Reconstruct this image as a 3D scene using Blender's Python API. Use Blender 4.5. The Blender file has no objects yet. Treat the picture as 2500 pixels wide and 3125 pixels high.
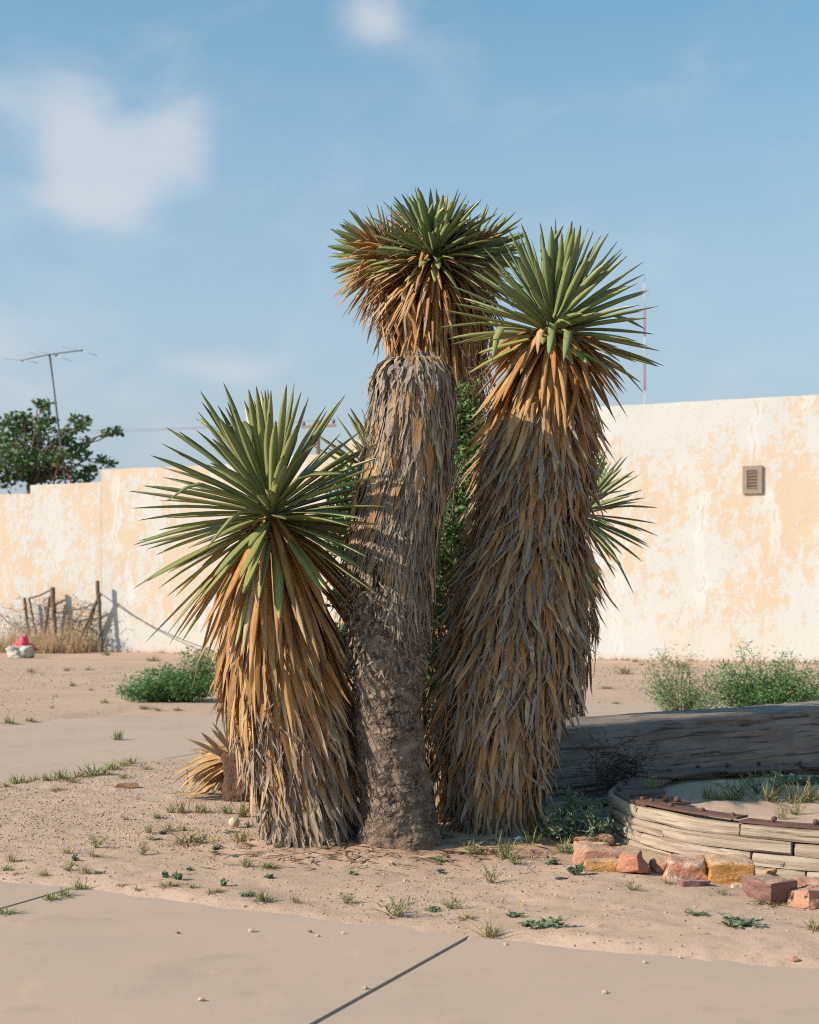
import bpy, bmesh, math
import numpy as np
from mathutils import Vector, Matrix

# ------------------------------------------------------------------ camera, sky, sun, exposure
R = math.radians
SC = bpy.context.scene
COL = SC.collection
F, H, HZ, CX = 4600.0, 1.4, 1842.0, 1250.0      # focal length in photo pixels, eye height, horizon row, centre column
SUN_EL, SUN_AZ = R(31), R(18)                   # light travels towards (+cos az, +sin az)
cam_d = bpy.data.cameras.new('camera')
cam = bpy.data.objects.new('camera', cam_d); COL.objects.link(cam)
cam.location = (0, 0, H); cam.rotation_euler = (R(90), 0, 0)
cam_d.sensor_fit = 'VERTICAL'; cam_d.sensor_height = 36; cam_d.sensor_width = 28.8
cam_d.lens = F * 36 / 3125; cam_d.shift_y = (HZ - 1562.5) / 3125
cam_d.clip_start = 0.1; cam_d.clip_end = 20000
cam_d.dof.use_dof = True; cam_d.dof.focus_distance = 8.5; cam_d.dof.aperture_fstop = 4.0
SC.camera = cam
vs = SC.view_settings
vs.view_transform = 'Standard'; vs.look = 'None'; vs.exposure = 0.28; vs.gamma = 1.0; vs.use_curve_mapping = False
SC.cycles.max_bounces = 5; SC.cycles.diffuse_bounces = 3; SC.cycles.glossy_bounces = 2; SC.cycles.transmission_bounces = 2; SC.cycles.use_adaptive_sampling = True; SC.cycles.filter_width = 1.1; SC.cycles.use_denoising = False


def N(nt, typ, ins=None, **props):
    n = nt.nodes.new(typ)
    for k, v in props.items():
        setattr(n, k, v)
    for k, v in (ins or {}).items():
        s = n.inputs[k]
        if isinstance(v, bpy.types.NodeSocket):
            nt.links.new(v, s)
        else:
            if isinstance(v, tuple) and len(v) == 3 and s.type == 'RGBA':
                v = (*v, 1)
            s.default_value = v
    return n


def M(nt, op, a, b=0.0, c=0.0, clamp=False):
    return N(nt, 'ShaderNodeMath', {0: a, 1: b, 2: c}, operation=op, use_clamp=clamp).outputs[0]


def VM(nt, op, a, b=(0, 0, 0)):
    n = N(nt, 'ShaderNodeVectorMath', {0: a, 1: b}, operation=op)
    return n.outputs['Value'] if op in ('DOT_PRODUCT', 'LENGTH') else n.outputs[0]


def MIX(nt, fac, a, b, blend='MIX'):
    n = nt.nodes.new('ShaderNodeMix'); n.data_type = 'RGBA'; n.blend_type = blend
    for i, v in ((0, fac), (6, a), (7, b)):
        if isinstance(v, bpy.types.NodeSocket):
            nt.links.new(v, n.inputs[i])
        else:
            n.inputs[i].default_value = (*v, 1) if isinstance(v, tuple) and len(v) == 3 else v
    return n.outputs[2]


def SS(nt, x, lo, hi, out_lo=0.0, out_hi=1.0):
    return N(nt, 'ShaderNodeMapRange', {0: x, 1: lo, 2: hi, 3: out_lo, 4: out_hi}, interpolation_type='SMOOTHSTEP').outputs[0]


def NOISE(nt, vec, scale, detail=4.0, rough=0.55, dist=0.0, out=0):
    return N(nt, 'ShaderNodeTexNoise', {'Vector': vec, 'Scale': scale, 'Detail': detail, 'Roughness': rough, 'Distortion': dist}).outputs[out]


def SCALEV(nt, vec, s):
    return N(nt, 'ShaderNodeMapping', {0: vec, 3: s}).outputs[0]


world = bpy.data.worlds.new('World'); SC.world = world; world.use_nodes = True
wn = world.node_tree; wn.nodes.clear()
sky = N(wn, 'ShaderNodeTexSky', sky_type='NISHITA', sun_disc=False, sun_elevation=SUN_EL,
        sun_rotation=math.atan2(-math.cos(SUN_AZ), -math.sin(SUN_AZ)), altitude=800, air_density=1.0, dust_density=1.6, ozone_density=2.0)
wdir = VM(wn, 'NORMALIZE', N(wn, 'ShaderNodeTexCoord').outputs['Generated'])
# clouds: soft fair-weather puffs scattered over the whole sky, a few of them where the photograph shows them
cn = NOISE(wn, SCALEV(wn, wdir, (1, 1, 1.6)), 13.0, 7.0, 0.55, 0.35)
cw = NOISE(wn, wdir, 3.0, 3.0, 0.5)


def cloud_blob(px, py, rx, ry):
    c = Vector(((px - CX) / F, 1, (HZ - py) / F)).normalized()
    r = c.cross(Vector((0, 0, 1))).normalized(); u = r.cross(c)
    a = M(wn, 'DIVIDE', VM(wn, 'DOT_PRODUCT', wdir, tuple(r)), rx / F)
    b = M(wn, 'DIVIDE', VM(wn, 'DOT_PRODUCT', wdir, tuple(u)), ry / F)
    d2 = M(wn, 'ADD', M(wn, 'MULTIPLY', a, a), M(wn, 'MULTIPLY', b, b))
    g = M(wn, 'POWER', 2.718, M(wn, 'MULTIPLY', d2, -1.0))
    return M(wn, 'MULTIPLY', g, M(wn, 'GREATER_THAN', VM(wn, 'DOT_PRODUCT', wdir, tuple(c)), 0.0))


blobs = None
for px, py, rx, ry, am in ((230, 440, 110, 170, .42), (400, 470, 200, 130, .42), (560, 370, 110, 130, .38), (300, 620, 170, 90, .38), (20, 300, 150, 60, .2),
                           (1140, 60, 100, 85, .42), (640, 1110, 150, 70, .36), (780, 1130, 120, 60, .3), (20, 1010, 220, 80, .26), (900, 1300, 500, 60, .16), (250, 1200, 300, 60, .2)):
    g = M(wn, 'MULTIPLY', cloud_blob(px, py, rx, ry), am)
    blobs = g if blobs is None else M(wn, 'ADD', blobs, g)
dens = M(wn, 'ADD', M(wn, 'ADD', M(wn, 'MULTIPLY', cn, 0.85), M(wn, 'MULTIPLY', cw, 0.30)), blobs)
cl = SS(wn, dens, 0.54, 1.2, 0.0, 0.78)
skycol = N(wn, 'ShaderNodeHueSaturation', {'Hue': 0.485, 'Saturation': 1.0, 'Value': 1.0, 'Color': sky.outputs[0]}).outputs[0]
skycol = MIX(wn, 1.0, skycol, (.93, 1.27, 1.27), 'MULTIPLY')
elev = N(wn, 'ShaderNodeSeparateXYZ', {0: wdir}).outputs[2]
hz_fac = SS(wn, elev, -0.02, 0.48, 0.96, 0.0)
skycol = MIX(wn, hz_fac, skycol, (3.4, 3.65, 4.05))
skycol = MIX(wn, cl, skycol, (4.7, 4.85, 5.15))
bg = N(wn, 'ShaderNodeBackground', {'Color': skycol, 'Strength': 0.118})
N(wn, 'ShaderNodeOutputWorld', {0: bg.outputs[0]})

sun_d = bpy.data.lights.new('sun', 'SUN'); sun_d.energy = 5.0; sun_d.angle = R(0.6); sun_d.color = (1.0, 0.845, 0.675)
sun = bpy.data.objects.new('sun', sun_d); COL.objects.link(sun)
sun.location = (-10, -5, 12)
sun.rotation_euler = Vector((math.cos(SUN_AZ) * math.cos(SUN_EL), math.sin(SUN_AZ) * math.cos(SUN_EL), -math.sin(SUN_EL))).to_track_quat('-Z', 'Y').to_euler()


# ------------------------------------------------------------------ helpers
def gp(px, py, z=0.0):
    y = F * (H - z) / (py - HZ)
    return np.array(((px - CX) / F * y, y, z))


def at(px, py, y):
    return np.array(((px - CX) / F * y, y, H - (py - HZ) / F * y))


I = 2500 / 1725.0                                # a 1725-wide reading of the photo to its pixels


def hash3(ix, iy, iz, seed):
    h = (ix.astype(np.int64) * 374761393 + iy.astype(np.int64) * 668265263 + iz.astype(np.int64) * 1442695041 + seed * 974634721) & 0xffffffff
    h = ((h ^ (h >> 13)) * 1274126177) & 0xffffffff
    h = ((h ^ (h >> 15)) * 2246822519) & 0xffffffff
    return (h ^ (h >> 16)) / 4294967295.0


def vn(x, y, z=None, seed=0):
    x = np.asarray(x, float); y = np.asarray(y, float); z = np.zeros_like(x) if z is None else np.asarray(z, float)
    ix, iy, iz = np.floor(x), np.floor(y), np.floor(z)
    fx, fy, fz = x - ix, y - iy, z - iz
    fx = fx * fx * (3 - 2 * fx); fy = fy * fy * (3 - 2 * fy); fz = fz * fz * (3 - 2 * fz)
    out = 0
    for a in (0, 1):
        for b in (0, 1):
            for c in (0, 1):
                w = (fx if a else 1 - fx) * (fy if b else 1 - fy) * (fz if c else 1 - fz)
                out = out + w * hash3(ix + a, iy + b, iz + c, seed)
    return out * 2 - 1


def fbm(x, y, z=None, seed=0, oct=4, gain=0.5):
    s, a = 0, 1.0
    for o in range(oct):
        k = 2.03 ** o
        s = s + a * vn(np.asarray(x) * k, np.asarray(y) * k, None if z is None else np.asarray(z) * k, seed + o * 17)
        a *= gain
    return s


def worley(x, y, z, seed=0):
    ix, iy, iz = np.floor(x), np.floor(y), np.floor(z)
    d1 = np.full_like(x, 9.0); d2 = np.full_like(x, 9.0)
    for a in (-1, 0, 1):
        for b in (-1, 0, 1):
            for c in (-1, 0, 1):
                cx, cy, cz = ix + a, iy + b, iz + c
                d = np.sqrt((cx + hash3(cx, cy, cz, seed) - x) ** 2 + (cy + hash3(cx, cy, cz, seed + 1) - y) ** 2 + (cz + hash3(cx, cy, cz, seed + 2) - z) ** 2)
                m = d < d1
                d2 = np.where(m, d1, np.minimum(d2, d)); d1 = np.where(m, d, d1)
    return d1, d2


def mesh_np(name, verts, faces, mat, attr=None, uv=None, smooth=True):
    """verts (n,3); faces (m,k) array or list of arrays of constant k; attr (n,4) -> point colour attribute lc"""
    me = bpy.data.meshes.new(name)
    verts = np.asarray(verts, np.float32).reshape(-1, 3)
    fl = [faces] if isinstance(faces, np.ndarray) else list(faces)
    fl = [np.asarray(f, np.int32) for f in fl if len(f)]
    me.vertices.add(len(verts)); me.vertices.foreach_set('co', verts.ravel())
    nl = sum(f.size for f in fl); nf = sum(len(f) for f in fl)
    me.loops.add(nl); me.polygons.add(nf)
    me.loops.foreach_set('vertex_index', np.concatenate([f.ravel() for f in fl]))
    tot = np.concatenate([np.full(len(f), f.shape[1], np.int32) for f in fl])
    me.polygons.foreach_set('loop_start', np.concatenate([[0], np.cumsum(tot)[:-1]]).astype(np.int32))
    me.update(calc_edges=True)
    me.polygons.foreach_set('use_smooth', np.full(nf, bool(smooth)))
    if attr is not None:
        a = me.attributes.new('lc', 'FLOAT_COLOR', 'POINT'); a.data.foreach_set('color', np.asarray(attr, np.float32).ravel())
    me.materials.append(mat)
    return me


def ob(name, data, parent=None, loc=None):
    o = bpy.data.objects.new(name, data); COL.objects.link(o)
    if parent is not None:
        o.parent = parent
    if loc is not None:
        o.location = loc
    return o


def tag(o, label=None, cat=None, group=None, kind=None):
    for k, v in (('label', label), ('category', cat), ('group', group), ('kind', kind)):
        if v:
            o[k] = v
    return o


def empty(name, loc, label=None, cat=None, group=None, kind=None):
    o = ob(name, None, None, tuple(float(v) for v in loc)); o.empty_display_size = 0.1
    return tag(o, label, cat, group, kind)


def from_bm(name, bm, mat, smooth=False):
    me = bpy.data.meshes.new(name); bm.to_mesh(me); bm.free()
    me.materials.append(mat)
    if smooth:
        me.polygons.foreach_set('use_smooth', np.ones(len(me.polygons), bool))
    return me


def grid_faces(nu, nv, wrap=False):
    u = np.arange(nu if wrap else nu - 1); v = np.arange(nv - 1)
    a, b = np.meshgrid(u, v, indexing='ij')
    a2 = (a + 1) % nu
    return np.stack([a * nv + b, a2 * nv + b, a2 * nv + b + 1, a * nv + b + 1], -1).reshape(-1, 4)


def tube(pts, rad, sides=6, cap=True):
    pts = np.asarray(pts, float); n = len(pts); rad = np.broadcast_to(np.asarray(rad, float), (n,))
    t = np.gradient(pts, axis=0); t /= np.linalg.norm(t, axis=1, keepdims=True) + 1e-9
    up = np.array((0.13, 0.31, 0.94)) if abs(t[0, 2]) < 0.9 else np.array((1.0, 0.1, 0.0))
    s = np.cross(t, up); s /= np.linalg.norm(s, axis=1, keepdims=True) + 1e-9
    o = np.cross(s, t)
    a = np.arange(sides) / sides * 2 * math.pi
    v = pts[:, None] + rad[:, None, None] * (np.cos(a)[None, :, None] * s[:, None] + np.sin(a)[None, :, None] * o[:, None])
    v = v.reshape(-1, 3)
    i, j = np.meshgrid(np.arange(n - 1), np.arange(sides), indexing='ij'); j2 = (j + 1) % sides
    f = np.stack([i * sides + j, i * sides + j2, (i + 1) * sides + j2, (i + 1) * sides + j], -1).reshape(-1, 4)
    if cap:
        c = len(v); v = np.vstack([v, pts[:1], pts[-1:]])
        k = np.arange(sides); k2 = (k + 1) % sides
        f3 = np.vstack([np.stack([np.full(sides, c), k2, k], -1), np.stack([np.full(sides, c + 1), (n - 1) * sides + k, (n - 1) * sides + k2], -1)])
        return v, f, f3
    return v, f, np.zeros((0, 3), int)


class MB:
    """collects shapes into one mesh"""
    def __init__(self):
        self.v = []; self.f4 = []; self.f3 = []; self.a = []; self.n = 0

    def add(self, v, f4=None, f3=None, attr=None):
        v = np.asarray(v, float).reshape(-1, 3)
        if f4 is not None and len(f4): self.f4.append(np.asarray(f4) + self.n)
        if f3 is not None and len(f3): self.f3.append(np.asarray(f3) + self.n)
        self.v.append(v); self.n += len(v)
        self.a.append(np.broadcast_to(np.asarray(attr if attr is not None else (0, 0, 0, 0), float), (len(v), 4)))

    def tube(self, pts, rad, sides=6, attr=None):
        v, f4, f3 = tube(pts, rad, sides); self.add(v, f4, f3, attr)

    def box(self, c, s, rot=None, attr=None):
        g = np.array([(x, y, z) for x in (-.5, .5) for y in (-.5, .5) for z in (-.5, .5)]) * np.asarray(s)
        if rot is not None: g = g @ np.asarray(rot).T
        self.add(g + np.asarray(c), [(0, 1, 3, 2), (4, 6, 7, 5), (0, 4, 5, 1), (2, 3, 7, 6), (0, 2, 6, 4), (1, 5, 7, 3)], None, attr)

    def mesh(self, name, mat, smooth=True):
        fs = []
        if self.f4: fs.append(np.vstack(self.f4))
        if self.f3: fs.append(np.vstack(self.f3))
        return mesh_np(name, np.vstack(self.v), fs, mat, np.vstack(self.a), smooth=smooth)


# ------------------------------------------------------------------ materials
def new_mat(name):
    m = bpy.data.materials.new(name); m.use_nodes = True
    nt = m.node_tree; nt.nodes.clear()
    out = nt.nodes.new('ShaderNodeOutputMaterial')
    return m, nt, out


def finish(nt, out, col, rough=0.8, bump=None, bstr=0.3, bdist=0.01, spec=0.3, transl=0.0, tcol=None, metal=0.0):
    ins = {'Base Color': col, 'Roughness': rough, 'Specular IOR Level': spec, 'Metallic': metal}
    if bump is not None:
        ins['Normal'] = N(nt, 'ShaderNodeBump', {'Height': bump, 'Strength': bstr, 'Distance': bdist}).outputs[0]
    p = N(nt, 'ShaderNodeBsdfPrincipled', ins)
    s = p.outputs[0]
    if transl:
        t = N(nt, 'ShaderNodeBsdfTranslucent', {'Color': tcol if tcol is not None else col})
        s = N(nt, 'ShaderNodeMixShader', {0: transl, 1: s, 2: t.outputs[0]}).outputs[0]
    nt.links.new(s, out.inputs[0])


def LC(nt):
    a = N(nt, 'ShaderNodeAttribute', attribute_name='lc')
    s = N(nt, 'ShaderNodeSeparateColor', {0: a.outputs['Color']})
    return s.outputs[0], s.outputs[1], s.outputs[2], a.outputs['Alpha']


def POS(nt):
    return N(nt, 'ShaderNodeNewGeometry').outputs['Position']


def mat_sand():
    m, nt, out = new_mat('sand'); p = POS(nt)
    big = NOISE(nt, p, 0.6, 4); mid = NOISE(nt, p, 5.0, 5, 0.6); fine = NOISE(nt, p, 60, 3, 0.6)
    c = MIX(nt, SS(nt, big, .35, .65), (.50, .365, .275), (.44, .325, .245))
    c = MIX(nt, SS(nt, mid, .5, .75, 0, .55), c, (.56, .385, .27))
    c = MIX(nt, SS(nt, fine, .52, .75, 0, .4), c, (.30, .215, .16))
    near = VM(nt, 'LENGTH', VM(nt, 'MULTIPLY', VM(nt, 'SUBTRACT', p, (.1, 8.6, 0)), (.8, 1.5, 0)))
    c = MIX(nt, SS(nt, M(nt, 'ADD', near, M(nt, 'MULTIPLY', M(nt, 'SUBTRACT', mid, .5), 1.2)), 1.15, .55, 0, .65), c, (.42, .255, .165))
    c = MIX(nt, SS(nt, NOISE(nt, p, 14, 4, .7), .52, .68, 0, .45), c, (.30, .22, .165))
    vor = N(nt, 'ShaderNodeTexVoronoi', {'Vector': p, 'Scale': 55.0, 'Randomness': 1.0})
    grav = M(nt, 'MULTIPLY', SS(nt, vor.outputs['Distance'], .30, .2), SS(nt, NOISE(nt, p, 1.3, 3), .42, .62))
    rc = N(nt, 'ShaderNodeSeparateColor', {0: vor.outputs['Color']}).outputs[0]
    grav = M(nt, 'MULTIPLY', grav, M(nt, 'GREATER_THAN', rc, 0.45))
    c = MIX(nt, M(nt, 'MULTIPLY', grav, .55), c, MIX(nt, rc, (.26, .2, .16), (.56, .45, .36)))
    h = M(nt, 'ADD', M(nt, 'ADD', M(nt, 'MULTIPLY', fine, .25), M(nt, 'MULTIPLY', mid, .9)), M(nt, 'MULTIPLY', grav, .55))
    finish(nt, out, c, .95, h, .75, .012, .1)
    return m


def mat_concrete():
    m, nt, out = new_mat('concrete'); p = POS(nt)
    big = NOISE(nt, p, 0.9, 5, .6); fine = NOISE(nt, p, 180, 2, .6); mid = NOISE(nt, SCALEV(nt, p, (1, .35, 1)), 7, 4)
    c = MIX(nt, SS(nt, big, .3, .7), (.465, .36, .285), (.42, .33, .265))
    c = MIX(nt, SS(nt, mid, .52, .72, 0, .35), c, (.48, .37, .28))
    c = MIX(nt, SS(nt, fine, .5, .72, 0, .30), c, (.26, .20, .155))
    c = MIX(nt, SS(nt, NOISE(nt, p, 1.7, 6, .7, .5), .54, .66, 0, .30), c, (.30, .235, .185))
    c = MIX(nt, SS(nt, NOISE(nt, SCALEV(nt, p, (1, .5, 1)), 3.1, 6, .7), .56, .7, 0, .4), c, (.53, .405, .30))
    sp = N(nt, 'ShaderNodeTexVoronoi', {'Vector': p, 'Scale': 26.0})
    c = MIX(nt, M(nt, 'MULTIPLY', SS(nt, sp.outputs['Distance'], .12, .05), SS(nt, NOISE(nt, p, 3, 2), .5, .62)), c, (.22, .165, .13))
    h = M(nt, 'ADD', M(nt, 'MULTIPLY', fine, .3), M(nt, 'MULTIPLY', mid, .5))
    finish(nt, out, c, .88, h, .3, .004, .2)
    return m


def mat_stucco(cracks, peach=0.5):
    m, nt, out = new_mat('stucco')
    uv = N(nt, 'ShaderNodeAttribute', attribute_name='lc').outputs['Vector']     # (metres along the wall, metres up, 0)
    s = N(nt, 'ShaderNodeSeparateXYZ', {0: uv}); u, z = s.outputs[0], s.outputs[1]
    n1 = NOISE(nt, SCALEV(nt, uv, (1, .75, 1)), .55, 7, .62, .4); n2 = NOISE(nt, SCALEV(nt, uv, (1.5, .8, 1)), 2.2, 6, .65, .2)
    n3 = NOISE(nt, uv, 9, 5, .6); st = NOISE(nt, SCALEV(nt, uv, (3.5, .35, 1)), 1.0, 4)
    k = M(nt, 'ADD', M(nt, 'ADD', M(nt, 'MULTIPLY', n1, .55), M(nt, 'MULTIPLY', n2, .42)), M(nt, 'MULTIPLY', st, .16))
    k = M(nt, 'ADD', k, M(nt, 'MULTIPLY', n3, .10))
    k = M(nt, 'ADD', k, SS(nt, z, 0.0, 1.5, -.10, .0))
    k = M(nt, 'ADD', k, M(nt, 'MULTIPLY', M(nt, 'SUBTRACT', NOISE(nt, SCALEV(nt, uv, (1, .8, 1)), 5.0, 8, .8), .5), .62))
    pm = SS(nt, k, .60 - (peach - .5) * .2, .69 - (peach - .5) * .2, 0, 1)
    white = MIX(nt, n2, (.535, .545, .54), (.60, .61, .605))
    pale = MIX(nt, SS(nt, n1, .45, .68, 0, .8), white, (.585, .54, .455))
    c = MIX(nt, M(nt, 'MULTIPLY', pm, .80), pale, MIX(nt, n3, (.575, .44, .305), (.60, .48, .355)))
    c = MIX(nt, SS(nt, NOISE(nt, uv, 3.3, 5, .7), .63, .72, 0, .35), c, (.55, .47, .38))
    dark = None
    for i, (u0, z0, z1, sl) in enumerate(cracks):
        w = M(nt, 'SUBTRACT', NOISE(nt, N(nt, 'ShaderNodeCombineXYZ', {0: i * 7.3, 1: z, 2: 0.0}).outputs[0], 1.4, 4, .6), .5)
        du = M(nt, 'ABSOLUTE', M(nt, 'ADD', M(nt, 'SUBTRACT', u, M(nt, 'ADD', u0, M(nt, 'MULTIPLY', M(nt, 'SUBTRACT', z, z1), sl))), M(nt, 'MULTIPLY', w, .7)))
        inz = M(nt, 'MULTIPLY', SS(nt, z, z0 - .3, z0 + .2), SS(nt, z, z1 + .2, z1 - .2))
        band = M(nt, 'MULTIPLY', SS(nt, M(nt, 'ADD', du, M(nt, 'MULTIPLY', M(nt, 'SUBTRACT', n2, .5), .35)), .17, .07), inz)
        c = MIX(nt, M(nt, 'MULTIPLY', band, .7), c, (.63, .635, .63))
        ln = M(nt, 'MULTIPLY', M(nt, 'MULTIPLY', SS(nt, du, .03, .012), inz), SS(nt, n2, .42, .58))
        dark = ln if dark is None else M(nt, 'MAXIMUM', dark, ln)
    c = MIX(nt, M(nt, 'MULTIPLY', dark, .42), c, (.33, .28, .22))
    c = MIX(nt, SS(nt, z, .22, .02, 0, .5), c, (.55, .42, .30))
    h = M(nt, 'ADD', M(nt, 'ADD', n3, n2), M(nt, 'MULTIPLY', pm, .5))
    finish(nt, out, c, .92, h, .25, .02, .15)
    return m


def mat_green(name, c1, c2, old, rough=.38):
    m, nt, out = new_mat(name); v, u, age, rnd = LC(nt)
    vec = N(nt, 'ShaderNodeCombineXYZ', {0: M(nt, 'MULTIPLY', u, 3.0), 1: M(nt, 'MULTIPLY', v, 2.0), 2: M(nt, 'MULTIPLY', rnd, 40.0)}).outputs[0]
    st = NOISE(nt, SCALEV(nt, vec, (4, .5, 1)), 3, 3); sp = NOISE(nt, SCALEV(nt, vec, (2, 9, 1)), 2.5, 3, .6)
    c = MIX(nt, M(nt, 'ADD', M(nt, 'MULTIPLY', st, .6), M(nt, 'MULTIPLY', rnd, .4)), c1, c2)
    c = MIX(nt, SS(nt, NOISE(nt, SCALEV(nt, vec, (9, .25, 1)), 3, 3, .7), .45, .65, 0, .35), c, tuple(x * .6 for x in c1))
    c = MIX(nt, SS(nt, NOISE(nt, vec, 2.2, 4, .7), .5, .75, 0, .4), c, (.36, .34, .22))
    c = MIX(nt, SS(nt, age, .1, 1.0, 0, .9), c, old)
    c = MIX(nt, SS(nt, v, .30, .0, 0, .5), c, (.30, .29, .13))
    edge = M(nt, 'ABSOLUTE', M(nt, 'SUBTRACT', u, .5))
    c = MIX(nt, SS(nt, edge, .40, .5, 0, .35), c, (.34, .31, .16))
    c = MIX(nt, M(nt, 'MULTIPLY', SS(nt, sp, .64, .70, 0, .8), SS(nt, age, .25, .8)), c, (.10, .055, .03))
    c = MIX(nt, SS(nt, M(nt, 'ADD', v, M(nt, 'MULTIPLY', rnd, .03)), .945, .985), c, (.14, .06, .035))
    finish(nt, out, c, rough, st, .15, .003, .45, .12, MIX(nt, .5, c, (.30, .36, .06)))
    return m


def mat_dead():
    m, nt, out = new_mat('dead_leaf'); v, u, age, rnd = LC(nt)
    vec = N(nt, 'ShaderNodeCombineXYZ', {0: M(nt, 'MULTIPLY', u, 2.0), 1: M(nt, 'MULTIPLY', v, 3.0), 2: M(nt, 'MULTIPLY', rnd, 60.0)}).outputs[0]
    st = NOISE(nt, SCALEV(nt, vec, (4, .8, 1)), 2.2, 3, .6); bl = NOISE(nt, vec, 1.5, 4, .65); sp = NOISE(nt, SCALEV(nt, vec, (2, 5, 1)), 3, 2)
    r2 = M(nt, 'FRACT', M(nt, 'MULTIPLY', rnd, 13.7)); r3 = M(nt, 'FRACT', M(nt, 'MULTIPLY', rnd, 31.1))
    tan = MIX(nt, r2, (.62, .375, .15), (.47, .215, .065))
    tan = MIX(nt, SS(nt, r3, .7, 1.0, 0, .8), tan, (.66, .52, .30))
    tan = MIX(nt, SS(nt, bl, .48, .70, 0, .75), tan, (.27, .115, .04))
    grey = MIX(nt, r2, (.52, .45, .37), (.31, .25, .20))
    grey = MIX(nt, SS(nt, st, .44, .62, 0, .8), grey, (.13, .10, .08))
    edge = M(nt, 'ABSOLUTE', M(nt, 'SUBTRACT', u, .5))
    a = M(nt, 'ADD', age, M(nt, 'ADD', M(nt, 'MULTIPLY', M(nt, 'SUBTRACT', v, .55), .6), M(nt, 'MULTIPLY', M(nt, 'SUBTRACT', bl, .5), 1.0)))
    a = M(nt, 'ADD', a, SS(nt, edge, .2, .5, 0, .35))
    c = MIX(nt, SS(nt, a, .28, .72), tan, grey)
    c = MIX(nt, SS(nt, st, .52, .66, 0, .45), c, (.12, .07, .04))
    c = MIX(nt, SS(nt, sp, .64, .70, 0, .75), c, (.08, .045, .03))
    c = MIX(nt, SS(nt, v, .95, 1.0, 0, .6), c, (.10, .07, .05))
    finish(nt, out, c, .75, st, .6, .005, .2, .10, MIX(nt, .5, c, (.5, .28, .08)))
    return m


def mat_simple(name, c1, c2, scale=6, rough=.85, bstr=.4, bdist=.01, stretch=(1, 1, 1), spec=.2, transl=0, metal=0, c3=None, detail=5, space='Position'):
    m, nt, out = new_mat(name)
    p = POS(nt) if space == 'Position' else N(nt, 'ShaderNodeTexCoord').outputs['Object']
    p = SCALEV(nt, p, stretch)
    n = NOISE(nt, p, scale, detail, .6); n2 = NOISE(nt, p, scale * 5, 4, .6)
    c = MIX(nt, SS(nt, n, .35, .65), c1, c2)
    if c3:
        c = MIX(nt, SS(nt, n2, .5, .68, 0, .8), c, c3)
    finish(nt, out, c, rough, M(nt, 'ADD', n, M(nt, 'MULTIPLY', n2, .4)), bstr, bdist, spec, transl, None, metal)
    return m


def mat_leafy(name, c1, c2, c3, transl=.2):
    m, nt, out = new_mat(name); v, u, age, rnd = LC(nt)
    c = MIX(nt, rnd, c1, c2); c = MIX(nt, age, c, c3)
    finish(nt, out, c, .55, None, spec=.3, transl=transl)
    return m


def mat_timber(name, c1, c2, c3):
    """grain runs along lc.r (metres), lc.g goes across"""
    m, nt, out = new_mat(name); v, u, age, rnd = LC(nt)
    vec = N(nt, 'ShaderNodeCombineXYZ', {0: v, 1: u, 2: M(nt, 'MULTIPLY', rnd, 20.0)}).outputs[0]
    g = NOISE(nt, SCALEV(nt, vec, (1.6, 30, 1)), 1, 5, .65, .5); b = NOISE(nt, SCALEV(nt, vec, (2, 6, 1)), 1.2, 4); f = NOISE(nt, SCALEV(nt, vec, (12, 220, 1)), 1, 3)
    c = MIX(nt, SS(nt, b, .3, .7), c1, c2)
    c = MIX(nt, SS(nt, g, .52, .62, 0, .75), c, c3)
    c = MIX(nt, SS(nt, f, .52, .75, 0, .4), c, c3)
    finish(nt, out, c, .85, M(nt, 'SUBTRACT', M(nt, 'MULTIPLY', f, -.3), g), .7, .012, .2)
    return m


SAND = mat_sand(); CONC = mat_concrete(); DEAD = mat_dead()
GREEN_A = mat_green('yucca_green', (.215, .25, .095), (.285, .325, .12), (.39, .365, .115))
GREEN_B = mat_green('yucca_blue_green', (.20, .255, .105), (.27, .335, .13), (.38, .385, .125))
FIBRE = mat_simple('trunk_fibre', (.075, .048, .032), (.12, .078, .05), 20, .95, .8, .02, (1, 1, .3))
BARK = None
WOODGREY = mat_timber('beam_wood', (.29, .245, .215), (.21, .175, .155), (.045, .036, .03))
WOODPALE = mat_timber('rim_wood', (.43, .37, .295), (.33, .28, .22), (.17, .13, .095))
RUST = mat_simple('rusted_iron', (.115, .062, .052), (.15, .08, .062), 9, .8, .5, .004, c3=(.085, .05, .045), spec=.3)
STICK = mat_simple('grey_stick', (.20, .15, .115), (.14, .10, .08), 20, .9, .5, .01, (1, 1, .2))
WIRE = mat_simple('wire', (.16, .12, .10), (.22, .15, .11), 10, .7)
WEED_G = mat_leafy('weed_green', (.14, .20, .075), (.23, .28, .11), (.42, .34, .17))
WEED_B = mat_leafy('weed_blue_green', (.13, .195, .125), (.19, .265, .165), (.36, .33, .2))
WEED_D = mat_leafy('weed_dry', (.44, .345, .18), (.36, .29, .145), (.21, .22, .08))
BUSH_G = mat_leafy('bush_green', (.09, .22, .075), (.14, .29, .10), (.22, .28, .10), .28)
TREE_G = mat_leafy('tree_green', (.065, .13, .05), (.105, .19, .065), (.18, .18, .07))
YELLOW = mat_simple('yellow_petal', (.75, .5, .03), (.8, .55, .04), 9)

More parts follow.
